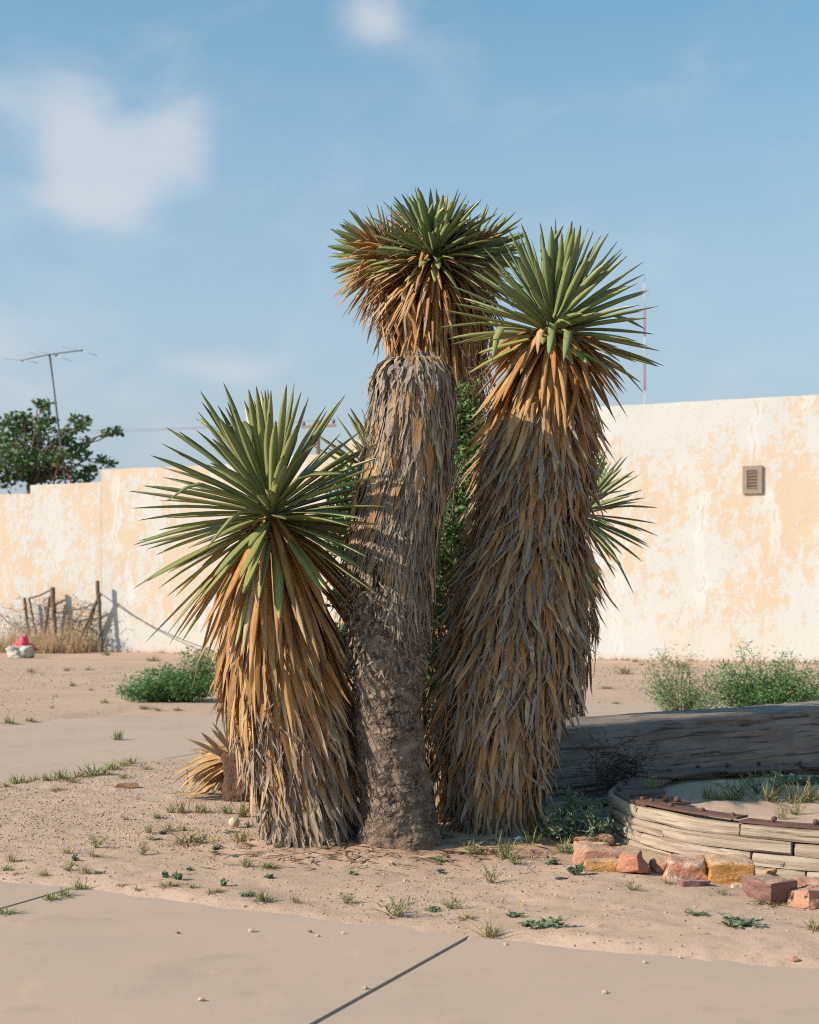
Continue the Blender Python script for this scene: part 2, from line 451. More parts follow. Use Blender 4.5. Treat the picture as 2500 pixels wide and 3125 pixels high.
# ------------------------------------------------------------------ ground and pavement
EDGE = np.array([gp(x, y)[:2] for x, y in ((0, 2692), (275, 2713), (493, 2746), (870, 2797), (1087, 2826), (1449, 2862), (1927, 2912), (2500, 2963))])
e0 = EDGE[0] + (EDGE[0] - EDGE[2]) * 12; e1 = EDGE[-1] + (EDGE[-1] - EDGE[-3]) * 12
EDGE = np.vstack([e0, EDGE, e1])
JD = np.array((0.40, 0.917)); JD /= np.linalg.norm(JD); JN = np.array((JD[1], -JD[0]))   # slab joints run along JD
LP = np.array((-3.14, 11.56)); LD = np.array((1.24, 3.04)); LD /= np.linalg.norm(LD); LN = np.array((LD[1], -LD[0]))


def back_edge(x):
    return np.interp(x, (-30, -4.65, -4.1, -3.69, -2.35, 2.48, 30), (11, 17.1, 18.6, 19.8, 19.6, 21.0, 27))


def front_sd(x, y):                                # > 0 on the sand side of the near slab's edge
    return y - np.interp(x, EDGE[:, 0], EDGE[:, 1])


def rear_sd(x, y):                                 # > 0 on the sand side of the rear pavement
    d_line = (x - LP[0]) * LN[0] + (y - LP[1]) * LN[1]
    d_front = (15.6 + 0.1 * x) - y
    a = np.minimum(d_line, d_front)                # bed of the yuccas: right of the line and before the rear walk
    b = y - back_edge(x)
    return np.maximum(a, b)


YUC = {'left': (-.59, 8.55), 'stub': (-.05, 8.45), 'right': (.52, 8.9)}


def ground_z(x, y):
    x = np.asarray(x, float); y = np.asarray(y, float)
    n = fbm(x * 1.1, y * 1.1, seed=3, oct=4); f = fbm(x * 6, y * 6, seed=9, oct=3)
    lvl = 0.016 + (0.014 * n + 0.006 * f) * np.clip(1.3 - (y - 9) / 12, .12, 1)
    for cx, cy in YUC.values():
        lvl = lvl + 0.05 * np.exp(-((x - cx) ** 2 + (y - cy) ** 2) / .22)
    s1 = front_sd(x, y) + 0.045 * fbm(x * 3.5, y * 3.5, seed=21, oct=5, gain=.6)
    s2 = rear_sd(x, y) + 0.10 * fbm(x * 1.5, y * 1.5, seed=31, oct=3)
    k1 = np.clip((s1 + .10) / .26, 0, 1); k2 = np.clip((s2 + .08) / .3, 0, 1)
    k = np.minimum(k1, k2); k = k * k * (3 - 2 * k)
    far = np.clip((y - 24) / 10, 0, 1)
    bz = -.016 + .004 * f
    return bz + (lvl - bz) * k


def axis_pts(lo, hi, step, growth, lo_far, hi_far):
    mid = np.arange(lo, hi + 1e-6, step); a, b = [], []
    v, s = lo, step
    while v > lo_far: s *= growth; v -= s; a.append(v)
    v, s = hi, step
    while v < hi_far: s *= growth; v += s; b.append(v)
    return np.array(a[::-1] + list(mid) + b)


gx = axis_pts(-2.9, 2.9, .022, 1.10, -9000, 9000); gy = axis_pts(5.2, 11.6, .024, 1.08, -300, 15000)
GXX, GYY = np.meshgrid(gx, gy, indexing='ij')
gv = np.stack([GXX, GYY, ground_z(GXX, GYY)], -1).reshape(-1, 3)
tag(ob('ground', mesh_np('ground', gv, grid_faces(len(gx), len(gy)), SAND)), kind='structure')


def slab(parent, corners, th=.09):
    bm = bmesh.new()
    top = [bm.verts.new((*c, 0)) for c in corners]; bot = [bm.verts.new((*c, -th)) for c in corners]
    n = len(corners)
    bm.faces.new(top); bm.faces.new(bot[::-1])
    for i in range(n):
        bm.faces.new((top[i], bot[i], bot[(i + 1) % n], top[(i + 1) % n]))
    bmesh.ops.recalc_face_normals(bm, faces=bm.faces)
    ed = [e for e in bm.edges if all(v.co.z > -1e-4 for v in e.verts)]
    bmesh.ops.bevel(bm, geom=ed, offset=.008, segments=2, affect='EDGES')
    return ob('slab', from_bm('slab', bm, CONC), parent)


pav = empty('pavement', (0, 0, 0), kind='structure')
J1 = np.array((.276, 6.39)); J2 = np.array((-1.82, 7.05))
o1 = float((J1 - J1) @ JN); o2 = float((J2 - J1) @ JN); w = o1 - o2
offs = [o2 - 2 * w, o2 - w, o2, o1, o1 + w, o1 + 2 * w]


def on_joint(o, y):                                # point of the joint with offset o at depth y
    b = J1 + JN * o; t = (y - b[1]) / JD[1]
    return b + JD * t


def edge_hit(o, extra):
    ts = np.linspace(-8, 14, 800); b = J1 + JN * o
    p = b[None] + JD[None] * ts[:, None]; s = front_sd(p[:, 0], p[:, 1]); i = int(np.argmax(s > 0))
    return p[i] + JD * extra


G = .0042
for a, b in zip(offs[:-1], offs[1:]):
    cs = [on_joint(a + G, -5), on_joint(b - G, -5)]
    far = [edge_hit(a + (b - a) * k, .16) for k in (1 - G / (b - a), .75, .5, .25, G / (b - a))]
    slab(pav, [tuple(c) for c in cs + far])
# the rear pavement: strips across the joint direction
for k in range(-2, 3):
    o = -5.15 + 3 * w * k
    A0, A1 = o + G, o + 3 * w - G
    ys = []
    for oo in (A0, A1):
        b = J1 + JN * oo; ts = np.linspace(-6, 40, 1600); p = b[None] + JD[None] * ts[:, None]
        s = rear_sd(p[:, 0], p[:, 1]) < .0
        idx = np.nonzero(s & (p[:, 1] > 9.0))[0]
        ys.append((p[idx[0]], p[idx[-1]]) if len(idx) else None)
    if ys[0] is None or ys[1] is None:
        continue
    if (ys[0][1] - ys[0][0]) @ JD < .3 or (ys[1][1] - ys[1][0]) @ JD < .3:
        continue
    slab(pav, [tuple(ys[0][0]), tuple(ys[1][0] + JD * 0), tuple(ys[1][1] + JD * .2), tuple(ys[0][1] + JD * .2)])

# ------------------------------------------------------------------ stucco walls
WB = lambda px: 2014 + .0155 * (px - 1794)                      # row of the wall's foot
def wall_pt(px):
    return gp(px, WB(px))[:2]
WA, WBp = wall_pt(0), wall_pt(2500)
WU = (WBp - WA) / np.linalg.norm(WBp - WA); WN = np.array((WU[1], -WU[0]))       # WN points at the camera side
if WN[1] > 0: WN = -WN
def wall_s(px):                                                  # metres along the wall for a photo column
    d = np.array(((px - CX) / F, 1.0)); m = np.array([[d[0], -WU[0]], [d[1], -WU[1]]])
    return float(np.linalg.solve(m, WA)[1])
def wpt(s, off=0.0):
    return WA + WU * s + WN * off


def wall_block(name, parent, s0, s1, h, depth, off, mat, ragged=.004):
    """front sheet with uneven plaster, top, sides and back"""
    nu = max(4, int((s1 - s0) / .16)); nz = max(4, int(h / .2))
    u = np.linspace(s0, s1, nu); z = np.linspace(-.3, h, nz)
    U, Z = np.meshgrid(u, z, indexing='ij')
    D = off + .010 * fbm(U * .9, Z * .9, seed=5) + .005 * fbm(U * 4, Z * 4, seed=6)
    Z = Z + np.where(Z > h - .05, ragged * fbm(U * 2.2, U * 0, seed=8) * 2, 0)
    P = np.stack([WA[0] + WU[0] * U + WN[0] * D, WA[1] + WU[1] * U + WN[1] * D, Z], -1)
    m = MB()
    m.add(P, grid_faces(nu, nz), None, np.stack([U, Z, U * 0, U * 0], -1).reshape(-1, 4))
    top = P[:, -1]; tb = top.copy(); tb[:, :2] -= WN * depth
    v = np.stack([top, tb], 1); m.add(v, grid_faces(nu, 2), None, np.stack([np.repeat(u, 2), np.full(2 * nu, h), np.zeros(2 * nu), np.zeros(2 * nu)], -1))
    bk = np.stack([tb, tb * (1, 1, 0) - (0, 0, .3)], 1); m.add(bk, grid_faces(nu, 2), None, (s0, 1, 0, 0))
    for c in (0, -1):
        fr = P[c]; b2 = fr.copy(); b2[:, :2] -= WN * depth
        v = np.stack([fr, b2], 1)
        at_ = np.stack([np.full(2 * nz, u[c]) + np.tile([0, depth], nz), np.repeat(Z[c], 2), np.zeros(2 * nz), np.zeros(2 * nz)], -1)
        m.add(v, grid_faces(nz, 2), None, at_)
    o = ob(name, m.mesh(name, mat), parent)
    bm = bmesh.new(); bm.from_mesh(o.data); bmesh.ops.recalc_face_normals(bm, faces=bm.faces); bm.to_mesh(o.data); bm.free()
    return o


def sz(px, py):                                                  # along and up on the wall for a photo point
    s = wall_s(px); y = wpt(s)[1]
    return s, H - (py - HZ) / F * y
cr = []
for px, y0, y1, px2 in ((2302, 1210, 1405, 2302), (2354, 1480, 1700, 2362), (2148, 1500, 1840, 2138), (1915, 1490, 2000, 1880)):
    s, z1 = sz(px, y0); s2, z0 = sz(px2, y1); cr.append((s, z0, z1, (s - s2) / (z1 - z0)))
STUC_R = mat_stucco(cr, .54)
STUC_L = mat_stucco([(wall_s(355), 3.0, 5.1, 0.02), (wall_s(395), .6, 2.6, 0.05)], .70)
S_SPLIT = wall_s(1822)
bld = empty('stucco_building', (*wpt(S_SPLIT + 6), 0), 'tall pale stucco building with patchy peach paint and a small louvred vent', 'building')
BASE = np.array(bld.location)
def reparent(o, p):
    o.parent = p; o.matrix_parent_inverse = Matrix.Translation(-Vector(p.location))
    return o
o = wall_block('wall', None, S_SPLIT, S_SPLIT + 14, 6.28, 9, 0, STUC_R); reparent(o, bld)
lw = empty('stucco_wall', (*wpt(6), 0), 'lower stepped stucco wall with peeling peach paint behind the stick fence', 'wall')
ss = [wall_s(-900), wall_s(92), wall_s(308), wall_s(720), wall_s(1059), S_SPLIT]
for (a, b), h in zip(zip(ss[:-1], ss[1:]), (4.63, 4.88, 5.24, 5.40, 5.76)):
    reparent(wall_block('wall_section', None, a, b - .002, h, .45, -.02 - .004 * (h > 5), STUC_L), lw)
# vent
VW = mat_simple('vent_wood', (.33, .265, .21), (.28, .225, .18), 12, .9, .1, .004)
VS = mat_simple('vent_slat', (.20, .155, .12), (.17, .13, .10), 12, .9, .1, .004)
VD = mat_simple('vent_dark', (.13, .10, .08), (.16, .125, .10), 12, .9)
s0, zt = sz(2268, 1423); s1, zb = sz(2327, 1506)
ctr = np.array((*wpt((s0 + s1) / 2), (zt + zb) / 2)); vw, vh = s1 - s0, zt - zb
rotw = np.array([[WU[0], -WN[0], 0], [WU[1], -WN[1], 0], [0, 0, 1.0]])
vent = ob('vent_window', None, None, tuple(ctr)); reparent(vent, bld)
def vbox(name, c, s, mat, tilt=0):
    m = MB(); cT, sT = math.cos(tilt), math.sin(tilt)
    rt = rotw @ np.array([[1, 0, 0], [0, cT, -sT], [0, sT, cT]])
    m.box(rotw @ np.array(c), s, rt); return ob(name, m.mesh(name, mat, False), vent)
ft = .105
vbox('backing', (0, -.022, 0), (vw - .03, .02, vh - .03), VD)
for c, s in (((-vw / 2 + ft / 2, -.035, 0), (ft, .055, vh)), ((vw / 2 - ft / 2, -.035, 0), (ft, .055, vh)),
             ((0, -.035, vh / 2 - ft / 2), (vw - 2 * ft - .004, .05, ft)), ((0, -.035, -vh / 2 + ft / 2), (vw - 2 * ft - .004, .05, ft))):
    vbox('frame', c, s, VW)
for i in range(6):
    vbox('slat', (0, -.042, -vh / 2 + ft + (vh - 2 * ft) * (i + .5) / 6), (vw - 2 * ft - .01, .062, .010), VS, R(68))

# ------------------------------------------------------------------ yuccas
rngs = lambda s: np.random.default_rng(s)


def silhouette(rows, y0, shrink=1.0):
    """rows of (image row, left, right) read off a 1725-wide view -> z, centre x, radius at depth y0"""
    rows = np.array(rows, float) * I
    z = H - (rows[:, 0] - HZ) / F * y0
    cx = ((rows[:, 1] + rows[:, 2]) / 2 - CX) / F * y0; r = (rows[:, 2] - rows[:, 1]) / 2 / F * y0 * shrink
    o = np.argsort(z)
    return z[o], cx[o], r[o]


def leaf_strips(P, O, W, fold, twist, age, rnd, closed=False, thick=.1, tv=None):
    """P (n,k,3) centre lines, O (n,k,3) upper side, W (n,k) widths -> verts (n,k,m,3), attr, faces of one leaf"""
    n, k = P.shape[:2]
    T = np.gradient(P, axis=1); T /= np.linalg.norm(T, axis=2, keepdims=True) + 1e-9
    S = np.cross(T, O); S /= np.linalg.norm(S, axis=2, keepdims=True) + 1e-9
    O = np.cross(S, T)
    c, s = np.cos(twist)[..., None], np.sin(twist)[..., None]
    S, O = S * c + O * s, O * c - S * s
    w = W[..., None] / 2; fo = fold[..., None]
    if closed:
        V = np.stack([P - S * w + O * w * fo, P, P + S * w + O * w * fo, P - O * w * thick * 2], 2); u = np.array((0, .5, 1, .5))
        m = 4
    else:
        V = np.stack([P - S * w + O * w * fo, P, P + S * w + O * w * fo], 2); u = np.array((0, .5, 1)); m = 3
    t = np.linspace(0, 1, k) if tv is None else tv
    A = np.zeros((n, k, m, 4)); A[..., 0] = t[None, :, None]; A[..., 1] = u[None, None]; A[..., 2] = age[:, None, None]; A[..., 3] = rnd[:, None, None]
    i, j = np.meshgrid(np.arange(k - 1), np.arange(m if closed else m - 1), indexing='ij'); j2 = (j + 1) % m
    f = np.stack([i * m + j, i * m + j2, (i + 1) * m + j2, (i + 1) * m + j], -1).reshape(-1, 4)
    return V, A, f


def emit(root, V, A, f, mat, name, n_obj, stuff_name, order=None):
    """the first n_obj leaves (in order) become parts of their own, the rest one part of kind stuff"""
    n = len(V); order = np.arange(n) if order is None else order
    base = np.array(root.location)
    V = V - base
    for i in order[:n_obj]:
        ob(name, mesh_np(name, V[i].reshape(-1, 3), f, mat, A[i].reshape(-1, 4)), root)
    rest = order[n_obj:]
    if len(rest):
        per = V.shape[1] * V.shape[2]
        ff = (f[None] + (np.arange(len(rest)) * per)[:, None, None]).reshape(-1, 4)
        tag(ob(stuff_name, mesh_np(stuff_name, V[rest].reshape(-1, 3), ff, mat, A[rest].reshape(-1, 4)), root), kind='stuff')


def crown(rg, P, axis, n, L, W, phi0, phi1, p=.8, bend=.07, thin=1.0, dirs=None):
    axis = np.array(axis, float); axis /= np.linalg.norm(axis)
    e1 = np.cross(axis, (0.2, 1, 0.1)); e1 /= np.linalg.norm(e1); e2 = np.cross(axis, e1)
    fr = (np.arange(n) + .5) / n
    phi = R(phi0) + R(phi1 - phi0) * fr ** p + rg.normal(0, .07, n); th = np.arange(n) * 2.39996 + rg.normal(0, .18, n)
    rad = np.cos(th)[:, None] * e1 + np.sin(th)[:, None] * e2
    D = axis * np.cos(phi)[:, None] + rad * np.sin(phi)[:, None]
    root = np.array(P) + axis * (.10 - .26 * fr)[:, None] * L + rad * (.035 + .02 * fr)[:, None]
    ln = L * (.86 + .14 * np.sin(np.clip(fr * 2.2, 0, 1) * math.pi / 2)) * rg.uniform(.86, 1.06, n)
    tv = np.array((0, .1, .25, .42, .6, .76, .88, .955, 1.0)); k = len(tv)
    b = bend * (np.abs(np.sin(phi)) + .1) * rg.uniform(.2, 1.6, n)
    side = np.cross(D, axis); side /= np.linalg.norm(side, axis=1, keepdims=True) + 1e-9
    cur = rg.normal(0, .025, n)
    t = tv[None, :, None]
    PP = root[:, None] + ln[:, None, None] * (t * D[:, None] + t ** 2 * b[:, None, None] * np.array((0, 0, -1.0)) + t ** 2 * cur[:, None, None] * side[:, None])
    kk_ = np.where(rg.uniform(0, 1, n) < .10, rg.uniform(.1, .3, n), rg.uniform(0, .03, n)); t0 = rg.uniform(.45, .75, n)
    PP = PP + (ln * kk_)[:, None, None] * (np.clip(tv[None] - t0[:, None], 0, 1) / .4)[..., None] * (np.array((0, 0, -.8)) + rg.normal(0, .5, (n, 1, 3)))
    O = np.repeat((axis - D * (D @ axis)[:, None])[:, None], k, 1)
    prof = np.array((.95, .66, .80, .98, 1.0, .84, .54, .24, .02))
    Wd = W * thin * rg.uniform(.85, 1.12, n)[:, None] * prof[None]
    fold = np.full((n, k), .42) * np.array((.7, .9, 1, .85, .75, .75, .8, .9, 1))[None]
    tw = rg.normal(0, .25, n)[:, None] * tv[None] + rg.normal(0, .10, n)[:, None]
    age = np.clip((fr - .55) * 1.9 + rg.normal(0, .12, n), 0, 1); rnd = rg.uniform(0, 1, n)
    return leaf_strips(PP, O, Wd, fold, tw, age, rnd, True, .18, tv)


def skirt(rg, sil, y0, n, z_lo, z_hi, L, W, age, k0=.80, k1=1.02, K=8, flare=.05, r0=.45, wob=.012, theta=None, zpow=1.0, fold=.5, floor=None, th_drift=.10):
    zs, cs, rs = sil
    z0 = z_lo + (z_hi - z_lo) * rg.uniform(0, 1, n) ** zpow
    th = rg.uniform(0, 2 * math.pi, n) if theta is None else rg.uniform(theta[0], theta[1], n)
    ln = rg.uniform(L[0], L[1], n)
    flo = .02 if floor is None else floor
    ln = np.minimum(ln, np.maximum((z0 - flo) * rg.uniform(.85, 1.1, n), .08))
    tv = np.linspace(0, 1, K); t = tv[None]
    z = z0[:, None] + .05 * ln[:, None] * np.sin(np.clip(t / .3, 0, 1) * math.pi) - ln[:, None] * t
    z = np.maximum(z, flo + rg.uniform(0, .03, n)[:, None])
    Rz = np.interp(z, zs, rs); cx = np.interp(z, zs, cs)
    kk = k0 + (k1 - k0) * t ** .6 + rg.normal(0, .055, n)[:, None]
    rb = np.clip(t / .22, 0, 1); rb = rb * rb * (3 - 2 * rb)
    fz = np.minimum(np.abs(rg.normal(0, 1, n)) ** 1.6 * .55, 1.4) - .10
    r = Rz * (r0 + (kk - r0) * rb) + flare * fz[:, None] * t ** 1.8
    w1 = np.sin(t * rg.uniform(2, 6, n)[:, None] + rg.uniform(0, 6.28, n)[:, None]); w2 = np.sin(t * rg.uniform(2, 7, n)[:, None] + rg.uniform(0, 6.28, n)[:, None])
    a = th[:, None] + th_drift * rg.normal(0, 1, n)[:, None] * t + wob / .3 * (w1 * rg.normal(0, .7, n)[:, None] + .22 * rg.normal(0, 1, (n, K))) * t
    r = r + wob * (w2 * rg.normal(0, .8, n)[:, None] + .25 * rg.normal(0, 1, (n, K))) * t
    P = np.stack([cx + r * np.cos(a), y0 + r * np.sin(a), z], -1)
    O = np.stack([np.cos(a), np.sin(a), np.full_like(a, .25)], -1)
    prof = np.interp(tv, (0, .12, .4, .7, .9, 1), (.9, .8, 1, .8, .42, .04))
    Wd = rg.uniform(W[0], W[1], n)[:, None] * prof[None] * rg.uniform(.8, 1.15, (n, K))
    tw = rg.normal(0, .35, n)[:, None] * (.4 + t) + rg.normal(0, .12, (n, K))
    fo = fold * rg.uniform(-.5, 1.3, n)[:, None] * np.ones((1, K))
    ag = age(z0, rg) if callable(age) else np.full(n, age)
    V, A, f = leaf_strips(P, O, Wd, fo, tw, ag, rg.uniform(0, 1, n))
    face = -np.sin(th) + .35 * rg.uniform(0, 1, n)                         # those turned to the viewer's side show largest
    return V, A, f, face


def core(root, sil, y0, z_hi, scale, mat, name='trunk', z_lo=-.05):
    zs, cs, rs = sil
    z = np.linspace(z_lo, z_hi, 40); a = np.linspace(0, 2 * math.pi, 32, endpoint=False)
    A, Z = np.meshgrid(a, z, indexing='ij')
    rr = np.interp(Z, zs, rs) * scale * (1 + .10 * fbm(np.cos(A) * 3, np.sin(A) * 3, Z * 4, seed=4))
    rr = rr * np.clip((z_hi + .02 - Z) / .1, .05, 1) ** .5
    P = np.stack([np.interp(Z, zs, cs) + rr * np.cos(A), y0 + rr * np.sin(A), Z], -1) - np.array(root.location)
    return ob(name, mesh_np(name, P.reshape(-1, 3), grid_faces(32, 40, True), mat), root)


def cat_batches(bs):
    V = np.concatenate([b[0] for b in bs]); A = np.concatenate([b[1] for b in bs]); face = np.concatenate([b[3] for b in bs])
    return V, A, bs[0][2], face


def front_order(face, rg, n_big):
    return np.argsort(-face)


# --- the left yucca
SIL_L = silhouette([(1130, 535, 600), (1165, 505, 620), (1200, 490, 648), (1300, 470, 690), (1400, 464, 716), (1500, 480, 736), (1600, 512, 746), (1700, 548, 750), (1780, 585, 748), (1830, 590, 748)], 8.55, .91)
heart_L = at(570 * I, 1070 * I, 8.5)
yl = empty('yucca', (-.59, 8.55, .03), 'short yucca with wide green crown and orange brown leaf skirt left of the bare trunk', 'yucca')
rg = rngs(11)
V, A, f = crown(rg, heart_L, (-.20, -.12, 1), 156, .755, .052, 4, 126, .80, .07)
emit(yl, V, A, f, GREEN_A, 'leaf', 156, 'leaf_mass')
zt = heart_L[2]
ageL = lambda z0, rg: np.clip(.0 + .85 * (1 - z0 / 1.75) ** 1.7 + rg.normal(0, .12, len(z0)), 0, 1)
b1 = skirt(rg, SIL_L, 8.55, 420, zt - .72, zt - .10, (.62, .9), (.034, .052), lambda z, r: np.clip(r.normal(.0, .08, len(z)), 0, 1), .62, 1.0, r0=.25, flare=.10, wob=.005, th_drift=.06)
b2 = skirt(rg, SIL_L, 8.55, 1300, .10, zt - .45, (.24, .52), (.020, .042), ageL, .80, 1.04, flare=.10, wob=.009)
b3 = skirt(rg, SIL_L, 8.55, 1500, .06, zt - .95, (.15, .42), (.006, .016), lambda z, r: np.clip(r.normal(.85, .2, len(z)), 0, 1), .90, 1.06, flare=.07, wob=.018, th_drift=.3)
V, A, f, face = cat_batches([b1, b2, b3])
wmax = np.concatenate([np.full(420, .6), np.full(1300, .2), np.full(1500, -1.2)])
emit(yl, V, A, f, DEAD, 'dead_leaf', 205, 'dead_leaf_thatch', np.argsort(-(face + wmax)))
v_, a_, f_ = crown(rg, heart_L + (0, 0, -.10), (-.10, -.05, 1), 90, .74, .046, 122, 160, 1.0, .22)
a_[..., 2] = np.clip(rg.normal(-.05, .1, 90), 0, 1)[:, None, None]; emit(yl, v_, a_, f_, DEAD, 'dead_leaf', 90, 'rest')
core(yl, SIL_L, 8.55, zt - .05, .74, FIBRE)

# --- the tall right yucca
SIL_R = silhouette([(690, 1120, 1205), (730, 1085, 1225), (760, 1062, 1238), (830, 1038, 1248), (900, 1022, 1258), (1000, 992, 1266), (1100, 976, 1252), (1200, 952, 1250), (1300, 926, 1246), (1400, 906, 1238),
                    (1500, 896, 1214), (1600, 908, 1180), (1700, 932, 1148), (1770, 950, 1130), (1830, 955, 1125)], 8.9, .79)
heart_R = at(1165 * I, 680 * I, 8.85)
yr = empty('yucca', (.52, 8.9, .03), 'big right-hand yucca with shaggy grey brown skirt in front of the timber beam', 'yucca')
rg = rngs(12)
V, A, f = crown(rg, heart_R, (.16, -.16, 1), 128, .605, .049, 4, 104, .76, .06)
emit(yr, V, A, f, GREEN_B, 'leaf', 128, 'leaf_mass')
zt = heart_R[2]
b1 = skirt(rg, SIL_R, 8.9, 240, zt - .42, zt - .08, (.42, .70), (.030, .048), lambda z, r: np.clip(r.normal(.0, .1, len(z)), 0, 1), .7, 1.02, r0=.3, flare=.13, wob=.006)
b2 = skirt(rg, SIL_R, 8.9, 3000, .12, zt - .35, (.20, .42), (.018, .042), lambda z, r: np.clip(r.normal(.26, .28, len(z)), 0, 1), .82, 1.05, flare=.11, wob=.010)
b3 = skirt(rg, SIL_R, 8.9, 2300, .08, zt - .5, (.15, .42), (.008, .020), lambda z, r: np.clip(r.normal(.85, .2, len(z)), 0, 1), .90, 1.05, flare=.08, wob=.018, th_drift=.30)
V, A, f, face = cat_batches([b1, b2, b3])
wmax = np.concatenate([np.full(240, .35), np.full(3000, .2), np.full(2300, -1.2)])
emit(yr, V, A, f, DEAD, 'dead_leaf', 175, 'dead_leaf_thatch', np.argsort(-(face + wmax + rg.uniform(0, .5, len(face)))))
v_, a_, f_ = crown(rg, heart_R + (0, 0, -.07), (.06, -.08, 1), 120, .47, .044, 100, 152, 1.0, .38)
a_[..., 2] = np.clip(rg.normal(-.05, .1, 120), 0, 1)[:, None, None]; emit(yr, v_, a_, f_, DEAD, 'dead_leaf', 120, 'rest')
core(yr, SIL_R, 8.9, zt - .03, .76, FIBRE)

# --- the tall yucca behind with three heads
SIL_B = silhouette([(550, 800, 1030), (600, 775, 1050), (650, 785, 1045), (700, 806, 1035), (750, 828, 1022), (800, 842, 1015), (900, 862, 1008), (1100, 870, 1000), (1400, 878, 1002), (1900, 885, 1005)], 9.6)
yb = empty('yucca', (.25, 9.6, .02), 'highest yucca behind the bare trunk with a ball of green and rust brown leaves', 'yucca')
rg = rngs(13)
head_B = at(915 * I, 530 * I, 9.35)
hb2 = at(800 * I, 538 * I, 9.75); hb3 = at(1002 * I, 534 * I, 9.8)
bs = [crown(rg, head_B, (0, -.30, 1), 140, .42, .040, 4, 104, .75, .06)]
bs.append(crown(rg, hb2, (-1, .1, .42), 40, .36, .036, 5, 60, .8, .05)); bs.append(crown(rg, hb3, (.9, .2, .42), 40, .36, .036, 5, 60, .8, .05))
V = np.concatenate([b[0] for b in bs]); A = np.concatenate([b[1] for b in bs])
emit(yb, V, A, bs[0][2], GREEN_B, 'leaf', 220, 'leaf_mass')
ds = []
for P, ax, n, L, a0, a1 in ((head_B + (0, .12, -.04), (0, -.15, 1), 330, .50, 84, 158), (hb2 + (.06, -.1, -.05), (-1, -.3, .15), 200, .38, 25, 120), (hb3 + (-.06, 0, -.05), (1, -.1, .2), 170, .34, 45, 130),
                            (at(915 * I, 520 * I, 9.6), (0, 0, 1), 190, .36, 25, 110)):
    v_, a_, f_ = crown(rg, P, ax, n, L, .026, a0, a1, .9, .25)
    a_[..., 2] = np.clip(rg.normal(.02, .12, n), 0, 1)[:, None, None]
    ds.append((v_, a_))
V = np.concatenate([d[0] for d in ds]); A = np.concatenate([d[1] for d in ds])
order = np.argsort(V[:, 0, 0, 1] + 2 * V[:, -1, 0, 1] + rg.uniform(0, .2, len(V)))
emit(yb, V, A, f_, DEAD, 'dead_leaf', 220, 'dead_leaf_mass', order)
b1 = skirt(rg, SIL_B, 9.6, 700, head_B[2] - .9, head_B[2] - .12, (.35, .6), (.018, .032), lambda z, r: np.clip(r.normal(.15, .2, len(z)), 0, 1), .7, 1.0, r0=.4, flare=.1)
b2 = skirt(rg, SIL_B, 9.6, 900, .3, head_B[2] - .7, (.25, .5), (.014, .03), lambda z, r: np.clip(r.normal(.55, .25, len(z)), 0, 1), .8, 1.03)
V, A, f, face = cat_batches([b1, b2])
emit(yb, V, A, f, DEAD, 'dead_leaf', 80, 'dead_leaf_thatch', np.argsort(-(face + np.concatenate([np.full(700, .5), np.zeros(900)]))))
core(yb, SIL_B, 9.6, head_B[2] - .02, .62, FIBRE)

# --- the small dark yucca behind the beam and the one hidden behind the bare trunk
def small_yucca(seed, y0, rows, heart, axis, n, L, W, label, ndead, green, k_obj):
    sil = silhouette(rows, y0); rg = rngs(seed); P = at(heart[0] * I, heart[1] * I, y0)
    o = empty('yucca', (float(np.interp(0, sil[0], sil[1])), y0, .01), label, 'yucca')
    V, A, f = crown(rg, P, axis, n, L, W, 5, 120, .8, .06); emit(o, V, A, f, green, 'leaf', n, 'leaf_mass')
    b1 = skirt(rg, sil, y0, ndead // 3, P[2] - .35, P[2] - .06, (.35, .6), (.02, .036), lambda z, r: np.clip(r.normal(.1, .15, len(z)), 0, 1), .7, 1.05, r0=.3, flare=.15)
    b2 = skirt(rg, sil, y0, ndead, .15, P[2] - .2, (.25, .5), (.014, .03), lambda z, r: np.clip(r.normal(.5, .3, len(z)), 0, 1), .8, 1.05)
    V, A, f, face = cat_batches([b1, b2]); emit(o, V, A, f, DEAD, 'dead_leaf', k_obj, 'dead_leaf_thatch', np.argsort(-face))
    core(o, sil, y0, P[2] - .02, .72, FIBRE)
    return o


small_yucca(14, 11.6, [(1080, 1150, 1215), (1140, 1125, 1238), (1200, 1115, 1246), (1320, 1105, 1252), (1400, 1105, 1238), (1520, 1110, 1226), (1700, 1115, 1215)], (1222, 1075), (.35, -.05, 1), 90, .56, .045,
            'dark yucca half hidden behind the big right-hand one, its fan of leaves against the wall', 700, GREEN_B, 150)
small_yucca(15, 9.75, [(1050, 800, 880), (1120, 760, 900), (1200, 735, 905), (1300, 722, 905), (1500, 735, 900), (1750, 760, 900)], (820, 1030), (-.25, -.1, 1), 90, .60, .045,
            'small yucca almost hidden behind the bare trunk, leaf tips showing to its left', 700, GREEN_A, 150)

# --- the bare cut-off trunk
SIL_S = silhouette([(762, 802, 945), (785, 792, 953), (815, 785, 956), (900, 778, 956), (1000, 760, 946), (1100, 742, 926), (1200, 726, 910), (1300, 726, 900), (1400, 737, 893), (1500, 741, 890), (1600, 745, 899), (1700, 752, 915), (1770, 746, 930), (1815, 735, 942)], 8.45, .96)


